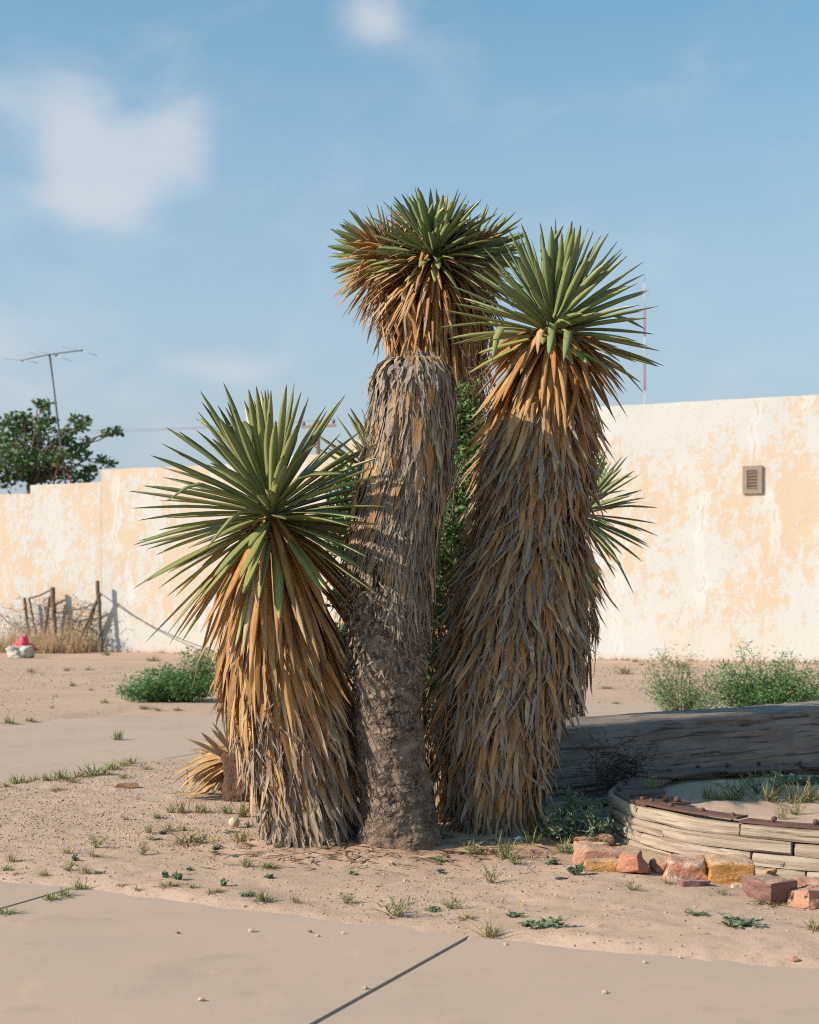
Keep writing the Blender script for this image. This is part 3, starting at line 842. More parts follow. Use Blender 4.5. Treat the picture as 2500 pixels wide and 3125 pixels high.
def mat_bark():
    m, nt, out = new_mat('corky_bark'); crack, zz, age, rnd = LC(nt); p = POS(nt)
    wv = N(nt, 'ShaderNodeTexNoise', {'Vector': p, 'Scale': 9.0, 'Detail': 3.0}).outputs['Color']
    pw = VM(nt, 'ADD', SCALEV(nt, p, (1.2, 1.2, .95)), VM(nt, 'MULTIPLY', VM(nt, 'SUBTRACT', wv, (.5, .5, .5)), (.12, .12, .12)))
    v1 = N(nt, 'ShaderNodeTexVoronoi', {'Vector': pw, 'Scale': 19.0}, feature='DISTANCE_TO_EDGE').outputs['Distance']
    v2 = N(nt, 'ShaderNodeTexVoronoi', {'Vector': pw, 'Scale': 52.0}, feature='DISTANCE_TO_EDGE').outputs['Distance']
    mk = NOISE(nt, p, 6, 3); n = NOISE(nt, SCALEV(nt, p, (1, 1, 1.6)), 12, 5, .65); n2 = NOISE(nt, SCALEV(nt, p, (1, 1, 4)), 80, 4, .65)
    k1 = M(nt, 'MULTIPLY', SS(nt, v1, .06, .01), SS(nt, mk, .42, .6)); k2 = M(nt, 'MULTIPLY', SS(nt, v2, .12, .03), SS(nt, n, .4, .6, .2, .9))
    c = MIX(nt, SS(nt, n, .36, .64), (.29, .23, .185), (.16, .12, .095))
    c = MIX(nt, SS(nt, n2, .5, .7, 0, .6), c, (.38, .31, .245))
    c = MIX(nt, SS(nt, NOISE(nt, p, 4, 4), .55, .68, 0, .5), c, (.33, .20, .14))
    c = MIX(nt, M(nt, 'MULTIPLY', k2, .6), c, (.10, .07, .05)); c = MIX(nt, M(nt, 'MULTIPLY', k1, .8), c, (.05, .035, .025))
    c = MIX(nt, SS(nt, zz, .14, .0, 0, .8), c, (.38, .235, .155))
    h = M(nt, 'SUBTRACT', M(nt, 'ADD', M(nt, 'MULTIPLY', n2, .35), n), M(nt, 'ADD', k1, M(nt, 'MULTIPLY', k2, .5)))
    finish(nt, out, c, .95, h, .9, .016, .1)
    return m


BARK = mat_bark()
stub = empty('cut_yucca_trunk', (-.05, 8.45, 0), 'crownless cut-off yucca trunk with cracked bark below and grey fibre above', 'tree trunk')
zs, cs, rs = SIL_S
top_z = float(zs[-1])
na, nz = 260, 520
a = np.linspace(0, 2 * math.pi, na, endpoint=False); z = np.linspace(-.06, top_z, nz)
AA, ZZ = np.meshgrid(a, z, indexing='ij')
fib = np.clip((ZZ - 1.15) / .35, 0, 1)                            # 0 bark, 1 under the fibre thatch
R0 = np.interp(ZZ, zs, rs) * (1 - .17 * fib)
wx, wy = np.cos(AA) * R0, np.sin(AA) * R0
warp = .75 * fbm(wx * 9, wy * 9, ZZ * 9, seed=40); warp2 = .75 * fbm(wx * 9, wy * 9, ZZ * 9, seed=43)
d1, d2 = worley(wx * 24 + warp, wy * 24 + warp2, ZZ * 30 + warp, 50); cr1 = d2 - d1
d1b, d2b = worley(wx * 55 + warp2, wy * 55 + warp, ZZ * 75, 60); cr2 = d2b - d1b
cmask = np.clip(.8 + 1.0 * fbm(wx * 5, wy * 5, ZZ * 5, seed=41, oct=3), 0, 1); plates = 1 - (1 - np.clip(cr1 / .15, 0, 1)) * cmask
rings = fbm(wx * 6, wy * 6, ZZ * 55, seed=70, oct=3)
midz = np.clip((ZZ - .85) / .3, 0, 1) * (1 - fib)
disp = (-.0035 * (1 - plates) * (1 - .3 * midz) - .001 * (1 - np.clip(cr2 / .2, 0, 1)) * (1 - cmask * .5) + .009 * fbm(wx * 14, wy * 14, ZZ * 20, seed=80, oct=5, gain=.62)) * (1 - .3 * fib) + rings * .006 * midz \
    + .022 * fbm(wx * 5, wy * 5, ZZ * 4, seed=90, oct=3) + fib * .02 * fbm(wx * 30, wy * 30, ZZ * 18, seed=95, oct=3)
RR = R0 + disp
capf = np.clip((top_z - ZZ) / .03, 0, 1)
P = np.stack([np.interp(ZZ, zs, cs) + RR * np.cos(AA), 8.45 + RR * np.sin(AA), ZZ], -1)
at4 = np.stack([1 - (1 - np.clip(cr1 / .15, 0, 1)) * cmask * .95, np.clip(ZZ, 0, 9), fib, fib * 0], -1)
# ragged cut on top
nr = 10; rr = np.linspace(1, 0.0, nr)
TA, TR = np.meshgrid(a, rr, indexing='ij')
tx = P[:, -1, 0][:, None]; tcx = float(np.interp(top_z, zs, cs))
TX = tcx + (P[:, -1, 0][:, None] - tcx) * TR; TY = 8.45 + (P[:, -1, 1][:, None] - 8.45) * TR
TZ = top_z + .06 * fbm(TX * 22, TY * 22, seed=91, oct=3) * np.clip((1 - TR) * 8, 0, 1) - .03 * (1 - TR)
m = MB(); m.add(P - np.array(stub.location), grid_faces(na, nz, True), None, at4.reshape(-1, 4))
m.add(np.stack([TX, TY, TZ], -1) - np.array(stub.location), grid_faces(na, nr, True), None, (0.05, 2, 1, 0))
ob('trunk', m.mesh('trunk', BARK), stub)
rg = rngs(16)
greyA = lambda z, r: np.clip(r.normal(.62, .22, len(z)), 0, 1)
b1 = skirt(rg, SIL_S, 8.45, 600, 1.72, top_z - .05, (.18, .40), (.028, .055), lambda z, r: np.clip(r.normal(.18, .25, len(z)), 0, 1), .90, 1.02, r0=.8, flare=.02, fold=.25)
b2 = skirt(rg, SIL_S, 8.45, 3500, 1.72, top_z - .045, (.12, .36), (.005, .014), lambda z, r: np.clip(r.normal(.85, .16, len(z)), 0, 1), .93, 1.03, r0=.85, flare=.035, wob=.012, th_drift=.12)
b3 = skirt(rg, SIL_S, 8.45, 1000, 1.42, 1.9, (.15, .36), (.005, .014), lambda z, r: np.clip(r.normal(.9, .12, len(z)), 0, 1), .93, 1.02, r0=.85, flare=.03, wob=.012, theta=(-1.45, .9))
b4 = skirt(rg, SIL_S, 8.45, 420, top_z - .06, top_z + .012, (.06, .22), (.010, .03), lambda z, r: np.clip(r.normal(.7, .25, len(z)), 0, 1), .98, 1.02, r0=.82, flare=.03, wob=.012)
b5 = skirt(rg, SIL_S, 8.45, 2200, 1.0, 1.85, (.02, .06), (.006, .016), .95, .98, 1.04, r0=.93, flare=.03, wob=.01)
V, A, f, face = cat_batches([b1, b2, b3, b4, b5])
wmax = np.concatenate([np.full(600, .6), np.full(len(V) - 600, -1.5)])
emit(stub, V, A, f, DEAD, 'dead_leaf', 290, 'fibre_thatch', np.argsort(-(face + wmax)))


# ------------------------------------------------------------------ the old wooden wheel lying on the ground as a planter
WC = np.array((2.80, 9.0)); WR = 1.60
wheel = empty('wooden_wheel', (*WC, 0), 'big weathered wooden wheel rim lying flat with rusted iron plates on top', 'wheel')
rg = rngs(30)
LAY = 4; LH = .069


def felloe(a0, a1, layer, seed):
    n = max(6, int((a1 - a0) / .045)); r = rngs(seed)
    a = np.linspace(a0, a1, n); dr = r.normal(0, .007); z0 = layer * LH + .003 - .02; z1 = z0 + LH - .006
    prof = []                                                       # cross-section, outer face finely stepped
    for t in np.linspace(0, 1, 6): prof.append((0.0, z0 + (z1 - z0) * t))
    prof += [(-.015, z1 + .002), (-.14, z1), (-.14, z0)]
    prof = np.array(prof); k = len(prof)
    Rr = WR + dr + prof[None, :, 0] * np.ones((n, 1)); Z = prof[None, :, 1] * np.ones((n, 1))
    arc = (a * WR)[:, None] * np.ones((1, k))
    nz = fbm(arc * 5, Z * 60 + seed, seed=seed, oct=4); outer = (prof[:, 0] > -.05)[None]
    Rr = Rr + np.where(outer, .009 * nz - .006 * np.clip(fbm(arc * 3, Z * 160, seed=seed + 3, oct=2), 0, 1), 0)
    Rr[:, 0] -= .006; Rr[:, 5] -= .006
    Z = Z + .004 * fbm(arc * 4, Z * 0, seed=seed + 5)
    end = np.minimum(np.arange(n), np.arange(n)[::-1])[:, None]
    Rr = np.where((end == 0) & outer, Rr - .012, Rr)
    P = np.stack([Rr * np.cos(a)[:, None], Rr * np.sin(a)[:, None], Z], -1)
    at_ = np.stack([arc, Z, np.zeros_like(Z), np.full_like(Z, r.uniform())], -1)
    m = MB(); v = P.reshape(-1, 3)
    i, j = np.meshgrid(np.arange(n - 1), np.arange(k), indexing='ij'); j2 = (j + 1) % k
    f = np.stack([i * k + j, i * k + j2, (i + 1) * k + j2, (i + 1) * k + j], -1).reshape(-1, 4)
    m.add(v, f, None, at_.reshape(-1, 4))
    for e in (0, n - 1):
        c = P[e].mean(0); idx = e * k + np.arange(k)
        vv = np.vstack([P[e], c]); kk = np.arange(k); m.add(vv, None, np.stack([np.full(k, k), kk, (kk + 1) % k], -1), np.vstack([at_[e], at_[e][:1]]))
    me = m.mesh('felloe', WOODPALE, True)
    bm = bmesh.new(); bm.from_mesh(me); bmesh.ops.remove_doubles(bm, verts=bm.verts, dist=1e-5); bmesh.ops.recalc_face_normals(bm, faces=bm.faces); bm.to_mesh(me); bm.free()
    me.set_sharp_from_angle(angle=R(40))
    ob('felloe', me, wheel)


for lay in range(LAY):
    n = 12; st = lay * .24 + (.1 if lay % 2 else 0)
    for i in range(n):
        felloe(st + i * 2 * math.pi / n + .004, st + (i + 1) * 2 * math.pi / n - .004, lay, 300 + lay * 20 + i)
PZ = LAY * LH - .02 + .004


def plate(a0, a1, r_in, r_out, notch=None, z=PZ, seed=0):
    n = max(5, int((a1 - a0) / .05)); r = rngs(700 + seed); a = np.linspace(a0, a1, n)
    outer = [((r_out + r.normal(0, .003)) * math.cos(t), (r_out) * math.sin(t)) for t in a]
    inner = []
    for t in a[::-1]:
        ri = r_in + r.normal(0, .006)
        if notch and notch[0] < t < notch[1]: ri = notch[2]
        inner.append((ri * math.cos(t), ri * math.sin(t)))
    bm = bmesh.new(); pts = outer + inner
    top = [bm.verts.new((x, y, z + .012)) for x, y in pts]; bot = [bm.verts.new((x, y, z)) for x, y in pts]
    N_ = len(pts)
    for i in range(n - 1):                                          # quads between outer and inner rows
        o0, o1, i1, i0 = i, i + 1, N_ - 2 - i, N_ - 1 - i
        bm.faces.new((top[o0], top[o1], top[i1], top[i0])); bm.faces.new((bot[o0], bot[i0], bot[i1], bot[o1]))
    for i in range(N_):
        j = (i + 1) % N_; bm.faces.new((top[i], bot[i], bot[j], top[j]))
    bmesh.ops.recalc_face_normals(bm, faces=bm.faces)
    return ob('iron_plate', from_bm('iron_plate', bm, RUST), wheel)


def bolt_mesh():
    bm = bmesh.new(); pr = [(.0, .028), (.010, .026), (.017, .020), (.020, .012), (.020, .0), (.007, .0), (.007, -.03)]
    s = 10; rows = [[bm.verts.new((r_ * math.cos(t), r_ * math.sin(t), z_)) for t in np.arange(s) / s * 2 * math.pi] if r_ > 0 else [bm.verts.new((0, 0, z_))] for r_, z_ in pr]
    for a_, b_ in zip(rows[:-1], rows[1:]):
        for i in range(s):
            j = (i + 1) % s
            if len(a_) == 1: bm.faces.new((a_[0], b_[j], b_[i]))
            else: bm.faces.new((a_[i], a_[j], b_[j], b_[i]))
    bmesh.ops.recalc_face_normals(bm, faces=bm.faces)
    return from_bm('bolt', bm, RUST, True)


BOLT = bolt_mesh()
pa = [R(v) for v in (148, 168, 194, 224, 250, 276)]                  # near arc
plate(R(150), R(172), 1.30, 1.56, None, seed=1); plate(R(173), R(200), 1.27, 1.57, (R(181.5), R(187.5), 1.48), seed=2)
plate(R(196), R(226), 1.465, 1.575, None, PZ + .013, seed=3); plate(R(226.6), R(256), 1.475, 1.575, None, seed=4); plate(R(256.5), R(285), 1.475, 1.57, None, seed=5)
plate(R(122), R(149), 1.30, 1.56, None, PZ + .012, seed=6); plate(R(95), R(121), 1.28, 1.56, None, seed=7); plate(R(66), R(94), 1.30, 1.56, None, PZ + .012, seed=8)
for st in (-74, -45, -16, 13, 40): plate(R(st), R(st + 28), 1.40, 1.56, None, seed=20 + st)
for i, d in enumerate((70, 82, 93, 104, 114, 124, 135, 146, 156, 165, 177, 188, 195, 199, 207, 216, 224, 233, 241, 250, 262, 272)):
    ra = 1.515 + rg.uniform(-.02, .03)
    b = ob('bolt', BOLT, wheel, (ra * math.cos(R(d)), ra * math.sin(R(d)), PZ + .014 + rg.uniform(0, .012))); b.scale = (.8, .8, .8); b.rotation_euler = (rg.normal(0, .12), rg.normal(0, .12), rg.uniform(0, 3))
for d, ra in ((196.5, 1.40), (198, 1.34), (191, 1.36)):
    ob('bolt', BOLT, wheel, (ra * math.cos(R(d)), ra * math.sin(R(d)), PZ + .014))
# soil that fills the wheel
n1, n2 = 40, 120
rr, tt = np.meshgrid(np.linspace(0.001, 1.475, n1), np.linspace(0, 2 * math.pi, n2, endpoint=False), indexing='ij')
sx, sy = rr * np.cos(tt), rr * np.sin(tt)
def soil_z(sx, sy):
    return .238 + .012 * fbm((sx + 5) * 2.5, sy * 2.5, seed=12) + .006 * fbm(sx * 11, sy * 11, seed=13) - .012 * np.clip(sy / 1.4, 0, 1)
sv = np.stack([sx + WC[0], sy + WC[1], soil_z(sx, sy)], -1)
i, j = np.meshgrid(np.arange(n1 - 1), np.arange(n2), indexing='ij'); j2 = (j + 1) % n2
tag(ob('soil_bed', mesh_np('soil_bed', sv.reshape(-1, 3), np.stack([i * n2 + j, (i + 1) * n2 + j, (i + 1) * n2 + j2, i * n2 + j2], -1).reshape(-1, 4), SAND)), kind='structure')

# ------------------------------------------------------------------ the heavy timber beam
BP = np.array((.72, 10.18)); BD = np.array((2.32, 1.88)); BD /= np.linalg.norm(BD); BNv = np.array((BD[1], -BD[0])); BL = 6.2; BH = .55; BDp = .50
prof = [(0, 0, -.02 + t * (BH - .02)) for t in np.linspace(0, 1, 46)]                       # front face from the bottom up
prof = [(-.0, z_) for _, _, z_ in prof] + [(.012, BH - .012), (.03, BH)] + [(d, BH + .004) for d in np.linspace(.06, BDp - .03, 8)] + [(BDp, BH - .03), (BDp, -.02)]
prof = np.array(prof); k = len(prof); n = 360
s = np.linspace(0, BL, n); Sg, Dg = np.meshgrid(s, prof[:, 0], indexing='ij'); _, Zg = np.meshgrid(s, prof[:, 1], indexing='ij')
Sw = Zg + .03 * fbm(Sg * .8, Zg * 2, seed=101)
crk = np.clip(fbm(Sg * .9, Sw * 22, Dg * 22, seed=110, oct=3) - .36, 0, 1) * .10
rid = .007 * fbm(Sg * 2.2, Sw * 55, Dg * 40, seed=120, oct=3)
disp = rid - crk + .004 * fbm(Sg * .7, Zg * 3, Dg * 3, seed=130, oct=3)
ff = (np.arange(k) < 48)[None]
Dd = Dg - np.where(ff, disp, 0); Zd = Zg + np.where(~ff & (Zg > .3), disp * .8, 0) + .003 * fbm(Sg * .5, Sg * 0, seed=140)
Pb = np.stack([BP[0] + BD[0] * Sg - BNv[0] * Dd, BP[1] + BD[1] * Sg - BNv[1] * Dd, Zd], -1)
beam = MB(); atb = np.stack([Sg, Zg + Dg, Zg * 0, Zg * 0], -1)
beam.add(Pb, grid_faces(n, k), None, atb.reshape(-1, 4))
for e in (0, -1):
    c = Pb[e].mean(0); beam.add(np.vstack([Pb[e], c]), None, np.stack([np.full(k - 1, k), np.arange(k - 1), np.arange(1, k)], -1), (0, .3, 0, .5))
me = beam.mesh('timber_beam', WOODGREY); bm = bmesh.new(); bm.from_mesh(me); bmesh.ops.recalc_face_normals(bm, faces=bm.faces); bm.to_mesh(me); bm.free()
tag(ob('timber_beam', me), 'massive cracked grey timber beam lying behind the wooden wheel', 'beam')
# grey board on the ground in front of the beam
p0, p1 = BP + BD * .15 + BNv * .22, BP + BD * 1.75 + BNv * .16
m = MB(); t = np.linspace(0, 1, 24)
pc = p0[None] + (p1 - p0)[None] * t[:, None]
for off, zz in ((0, 0),):
    pr = np.array([(-.05, .0), (-.05, .035), (.05, .04), (.05, 0)])
    v = np.array([[(*(c + BNv * q[0]), q[1] + .02 + .006 * math.sin(i_ * 1.3)) for q in pr] for i_, c in enumerate(pc)])
    m.add(v, np.stack([x.ravel() for x in (lambda a, b: (a * 4 + b, a * 4 + (b + 1) % 4, (a + 1) * 4 + (b + 1) % 4, (a + 1) * 4 + b))(*np.meshgrid(np.arange(23), np.arange(4), indexing='ij'))], -1), None,
          np.stack([np.repeat(t * 1.6, 4), np.tile([0, .05, .1, .15], 24), np.zeros(96), np.zeros(96)], -1))
    m.add(v[0], [(0, 1, 2, 3)], None, (0, 0, 0, 0)); m.add(v[-1], [(0, 3, 2, 1)], None, (0, 0, 0, 0))
tag(ob('board', m.mesh('board', WOODPALE)), 'narrow pale board on the ground along the foot of the timber beam', 'board')


# ------------------------------------------------------------------ stones
def mat_stone(name, c1, c2, c3=None, c3_top=False, dark=None):
    m, nt, out = new_mat(name); p = N(nt, 'ShaderNodeTexCoord').outputs['Object']
    n = NOISE(nt, SCALEV(nt, p, (1, 1, 3)), 9, 5, .6, .4); n2 = NOISE(nt, p, 60, 4, .65); n3 = NOISE(nt, p, 14, 5, .65, .3)
    c = MIX(nt, SS(nt, n, .32, .68), c1, c2)
    c = MIX(nt, SS(nt, n2, .5, .75, 0, .35), c, tuple(x * .55 for x in c1))
    if c3:
        k = SS(nt, n3, .50, .56)
        if c3_top:
            zz = N(nt, 'ShaderNodeSeparateXYZ', {0: p}).outputs[2]
            k = SS(nt, M(nt, 'ADD', zz, M(nt, 'MULTIPLY', M(nt, 'SUBTRACT', n3, .5), .08)), .045, .075)
        c = MIX(nt, k, c, c3)
    up = N(nt, 'ShaderNodeSeparateXYZ', {0: N(nt, 'ShaderNodeNewGeometry').outputs['Normal']}).outputs[2]
    c = MIX(nt, M(nt, 'MULTIPLY', SS(nt, up, .3, .9), SS(nt, n3, .35, .65, .15, .75)), c, (.47, .35, .26))
    c = MIX(nt, .12, c, (.42, .32, .25))
    if dark:
        c = MIX(nt, SS(nt, NOISE(nt, p, 11, 5, .7, .5), .56, .60), c, dark)
    finish(nt, out, c, .92, M(nt, 'ADD', n2, M(nt, 'MULTIPLY', n, 1.5)), .7, .012, .15)
    return m


RED = mat_stone('red_sandstone', (.36, .145, .085), (.42, .20, .13)); PINK = mat_stone('pink_sandstone', (.44, .21, .13), (.50, .28, .19))
PINKW = mat_stone('pink_whitewashed_sandstone', (.42, .17, .11), (.48, .24, .16), (.62, .47, .38)); OCH = mat_stone('ochre_sandstone', (.43, .21, .06), (.48, .26, .10))
OCHW = mat_stone('ochre_pale_topped_sandstone', (.42, .195, .05), (.47, .24, .075), (.58, .49, .36), True); PURP = mat_stone('purple_stone', (.19, .095, .095), (.24, .125, .115))
PINKD = mat_stone('pink_black_blotched_stone', (.42, .20, .13), (.48, .26, .17), None, False, (.045, .035, .035)); CREAM = mat_stone('cream_stone', (.58, .44, .24), (.64, .52, .33))


def rock(px0, px1, py_top, py_bot, depth, mat, label, seed, rz=0, tilt=0, flat=1.0, tilt_y=0, npt=26, z0=0.0, bury=.02):
    """stone filling the photo columns px0..px1, standing on the ground at row py_bot"""
    g = gp((px0 + px1) / 2, py_bot, z0); y = g[1] + depth * .35
    w_ = (px1 - px0) / F * g[1]; h_ = (py_bot - py_top) / F * g[1] - depth * .08
    r = rngs(seed); bm = bmesh.new()
    for _ in range(npt):
        q = r.uniform(-1, 1, 3); q = np.sign(q) * np.abs(q) ** .28
        bm.verts.new(q * np.array((w_ / 2, depth / 2, (h_ + bury) / 2)) * r.uniform(.86, 1.0))
    bmesh.ops.convex_hull(bm, input=bm.verts)
    for v in [v for v in bm.verts if not v.link_faces]: bm.verts.remove(v)
    for _ in range(3): bmesh.ops.subdivide_edges(bm, edges=[e for e in bm.edges if e.calc_length() > .022], cuts=1); bmesh.ops.triangulate(bm, faces=bm.faces)
    bmesh.ops.triangulate(bm, faces=bm.faces)
    bmesh.ops.smooth_vert(bm, verts=bm.verts, factor=.35, use_axis_x=True, use_axis_y=True, use_axis_z=True)
    co = np.array([v.co for v in bm.verts]); bm.normal_update()
    d = .009 * fbm(co[:, 0] * 12, co[:, 1] * 12, co[:, 2] * 30 + seed, seed=seed, oct=3) + .003 * fbm(co[:, 0] * 60, co[:, 1] * 60, co[:, 2] * 60, seed=seed, oct=2)
    for v, e in zip(bm.verts, d): v.co += v.normal * float(e)
    me = from_bm('stone', bm, mat, True); me.set_sharp_from_angle(angle=R(28))
    o = ob('stone', me, None, (g[0], y, (h_ - bury) / 2 + z0 + float(ground_z(g[0], y)))); o.rotation_euler = (R(tilt), R(tilt_y), R(rz))
    return tag(o, label, 'stone', 'stones beside the wooden wheel')


def r4(x, y): return 1250 + .7246 * x, 1950 + .7246 * y
def rk(x0, x1, y0, y1, depth, mat, label, seed, **kw):
    a_, b_ = r4(x0, y0), r4(x1, y1); return rock(a_[0], b_[0], a_[1], b_[1], depth, mat, label, seed, **kw)


rk(675, 860, 835, 890, .22, RED, 'flat red stone farthest back beside the wheel rim', 41, rz=8)
rk(715, 850, 872, 900, .12, CREAM, 'thin pale yellow slab under the flat red stone', 42, rz=-6)
rk(660, 1020, 872, 965, .26, PINK, 'long sloping pink slab leaning on the yellow block', 43, tilt_y=5, rz=6, npt=15)
rk(725, 897, 940, 1000, .16, OCH, 'low ochre yellow block below the long pink slab', 44, rz=-3, npt=16)
rk(898, 1030, 908, 1018, .22, RED, 'angular red stone right of the low ochre block', 45, rz=25, npt=14)
rk(1028, 1080, 940, 1008, .14, RED, 'small red stone wedged between the angular red stone and the whitewashed one', 46, rz=10, npt=16)
rk(1065, 1280, 935, 1032, .24, PINKW, 'pink block with flaking white patches in the middle of the stone row', 47, rz=-10, npt=17)
rk(1262, 1488, 925, 1045, .26, OCHW, 'large ochre block with a cream white top', 48, rz=-5, npt=19)
rk(1445, 1615, 1005, 1127, .26, PURP, 'rough dark purple stone right of the cream topped block', 49, rz=30, npt=16)
rk(1615, 1790, 1042, 1150, .28, PINKD, 'pink stone with black blotches at the right edge', 50, rz=15, npt=18)
rk(1620, 1760, 1018, 1062, .2, RED, 'low reddish stone behind the black blotched one', 51, rz=-12)
rk(1130, 1282, 1030, 1064, .12, PURP, 'half-buried purplish slab in front of the whitewashed block', 52, rz=6)
rk(515, 580, 893, 942, .10, RED, 'small red stone on sand left of the stone row', 53, rz=20, npt=14)
rk(298, 356, 905, 933, .10, PINK, 'half-buried pink stone near the big right-hand yucca', 54, rz=-8, npt=18)
rk(1360, 1440, 1040, 1062, .09, CREAM, 'small cream chip at the foot of the cream topped block', 55, rz=-8, npt=18)
rk(1485, 1540, 965, 1005, .10, OCH, 'small brown stone tucked behind the cream topped block', 56, rz=18, npt=14)

# ------------------------------------------------------------------ cut log, fallen leaves, ball
LOGM = mat_simple('log_bark', (.15, .085, .058), (.085, .05, .036), 14, .95, 1.0, .03, (1, 1, .5), c3=(.05, .03, .022), space='Object')
lg = gp(726, 2452); lr, lh = .165, .33
a = np.linspace(0, 2 * math.pi, 56, endpoint=False); z = np.linspace(0, lh, 34); AA, ZZ = np.meshgrid(a, z, indexing='ij')
rr = lr * (1 + .09 * fbm(np.cos(AA) * 3, np.sin(AA) * 3, ZZ * 5, seed=150) + .06 * fbm(np.cos(AA) * 12, np.sin(AA) * 12, ZZ * 60, seed=151, oct=3)) * (1 - .10 * np.clip((ZZ - lh + .04) / .04, 0, 1) ** 2 - .08 * np.clip((.04 - ZZ) / .04, 0, 1))
m = MB(); Pl = np.stack([rr * np.cos(AA), rr * np.sin(AA), ZZ + .012 * fbm(np.cos(AA) * 2, np.sin(AA) * 2, seed=152) * (ZZ > lh * .8)], -1)
m.add(Pl, grid_faces(56, 34, True))
for e, zz in ((33, lh - .012), (0, 0)):
    v = np.vstack([Pl[:, e], (0, 0, zz)]); kk = np.arange(56); m.add(v, None, np.stack([np.full(56, 56), kk, (kk + 1) % 56] if e else [np.full(56, 56), (kk + 1) % 56, kk], -1))
logo = tag(ob('cut_log', m.mesh('cut_log', LOGM), None, (lg[0] + .05, lg[1] + .12, .02)), 'short dark brown cut log half hidden behind the left yucca', 'log'); logo.rotation_euler = (R(-2), R(-3), 0)
rg = rngs(31)
fp = gp(715, 2462); fp[1] += .35
fl = empty('fallen_leaf_rosette', (fp[0], fp[1], 0), 'pale straw heap of fallen yucca leaves behind the dark cut log', 'dead leaves')
n = 70; tv = np.linspace(0, 1, 8); K = 8
th = rg.uniform(R(95), R(215), n); el = np.where(rg.uniform(0, 1, n) < .30, rg.uniform(.2, 1.0, n), rg.uniform(-.5, .15, n))
L = rg.uniform(.3, .52, n)
D = np.stack([np.cos(th) * np.cos(el), np.sin(th) * np.cos(el) * .8, np.sin(el)], -1)
P = np.array((fp[0] - .02, fp[1], .27)) + rg.normal(0, .035, (n, 1, 3)) + L[:, None, None] * (tv[None, :, None] * D[:, None] + np.where(el > .2, .1, .45)[:, None, None] * tv[None, :, None] ** 2 * np.array((0, 0, -1.0)))
P[..., 2] = np.maximum(P[..., 2], .02 + rg.uniform(0, .03, n)[:, None])
prof = np.interp(tv, (0, .12, .4, .7, .9, 1), (.7, .8, 1, .8, .42, .04))
V, A, f = leaf_strips(P, np.repeat(np.array((-.3, -.5, 1.0))[None, None], n, 0) + np.zeros((n, K, 3)), rg.uniform(.03, .05, n)[:, None] * prof[None], np.full((n, K), .4), rg.normal(0, .4, n)[:, None] + 0 * tv[None], np.clip(rg.normal(.0, .1, n), 0, 1), (rg.integers(0, 30, n) + rg.uniform(.8, .98, n)) / 31.1)
emit(fl, V, A, f, DEAD, 'dead_leaf', n, 'rest')
BALL = mat_simple('gourd_skin', (.56, .50, .36), (.48, .44, .31), 16, .7, .3, .004, c3=(.40, .36, .25), space='Object')
bp = gp(715, 2539); bm = bmesh.new(); bmesh.ops.create_uvsphere(bm, u_segments=40, v_segments=24, radius=.034)
for v in bm.verts:
    q = v.co; rr_ = math.hypot(q.x, q.y); an = math.atan2(q.y, q.x)
    sc = 1 + .012 * math.cos(an * 8) * (rr_ / .034); v.co.x *= sc; v.co.y *= sc; v.co.z *= .95
    if q.z > .025: v.co.z -= .5 * max(0, .010 - rr_)
b = tag(ob('gourd', from_bm('gourd', bm, BALL, True), None, (bp[0], bp[1], float(ground_z(bp[0], bp[1])) + .03)), 'small pale round gourd lying on the sand by the left yucca', 'gourd'); b.rotation_euler = (R(30), R(20), 0)
# a rusty fallen scrap lying left on the sand and a stick standing beside it
sp = gp(390, 2410); bm = bmesh.new()
for q in rngs(33).uniform(-1, 1, (16, 3)): bm.verts.new(np.sign(q) * np.abs(q) ** .5 * np.array((.10, .05, .018)))
bmesh.ops.convex_hull(bm, input=bm.verts)
for v in [v for v in bm.verts if not v.link_faces]: bm.verts.remove(v)
tag(ob('bark_piece', from_bm('bark_piece', bm, mat_simple('bark_piece', (.38, .22, .12), (.25, .14, .08), 20), False), None, (sp[0], sp[1], float(ground_z(sp[0], sp[1])) + .02)), 'flat rusty brown bark piece alone on the sand left of the cut log', 'bark')
sp = gp(572, 2397); m = MB(); g0 = float(ground_z(sp[0], sp[1]))
m.tube([(0, 0, -.03), (.003, 0, .05), (-.004, .002, .12)], (.008, .007, .005), 6); tag(ob('stick', m.mesh('stick', STICK), None, (sp[0], sp[1], g0)), 'thin dry stick standing upright in the sand left of the straw heap', 'stick')


# ------------------------------------------------------------------ shrubs, tree, weeds
def leaf_cards(rg, C, size, aspect=.4, up=.4):
    """small folded leaves (two quads each) at the points C -> verts, faces, attr"""
    n = len(C)
    D = rg.normal(0, 1, (n, 3)); D[:, 2] = D[:, 2] * .7 + up; D /= np.linalg.norm(D, axis=1, keepdims=True)
    S = np.cross(D, rg.normal(0, 1, (n, 3))); S /= np.linalg.norm(S, axis=1, keepdims=True); O = np.cross(S, D)
    L = (size * rg.uniform(.6, 1.25, n))[:, None]; w_ = L * aspect / 2
    V = np.stack([C, C + D * L * .5 - S * w_ + O * w_ * .4, C + D * L, C + D * L * .5 + S * w_ + O * w_ * .4], 1)
    f = (np.array([(0, 1, 2), (0, 2, 3)])[None] + (np.arange(n) * 4)[:, None, None]).reshape(-1, 3)
    A = np.zeros((n, 4, 4)); A[..., 0] = (0, .5, 1, .5); A[..., 3] = rg.uniform(0, 1, n)[:, None]; A[..., 2] = (rg.uniform(0, 1, n) ** 5)[:, None]
    return V.reshape(-1, 3), f, A.reshape(-1, 4)


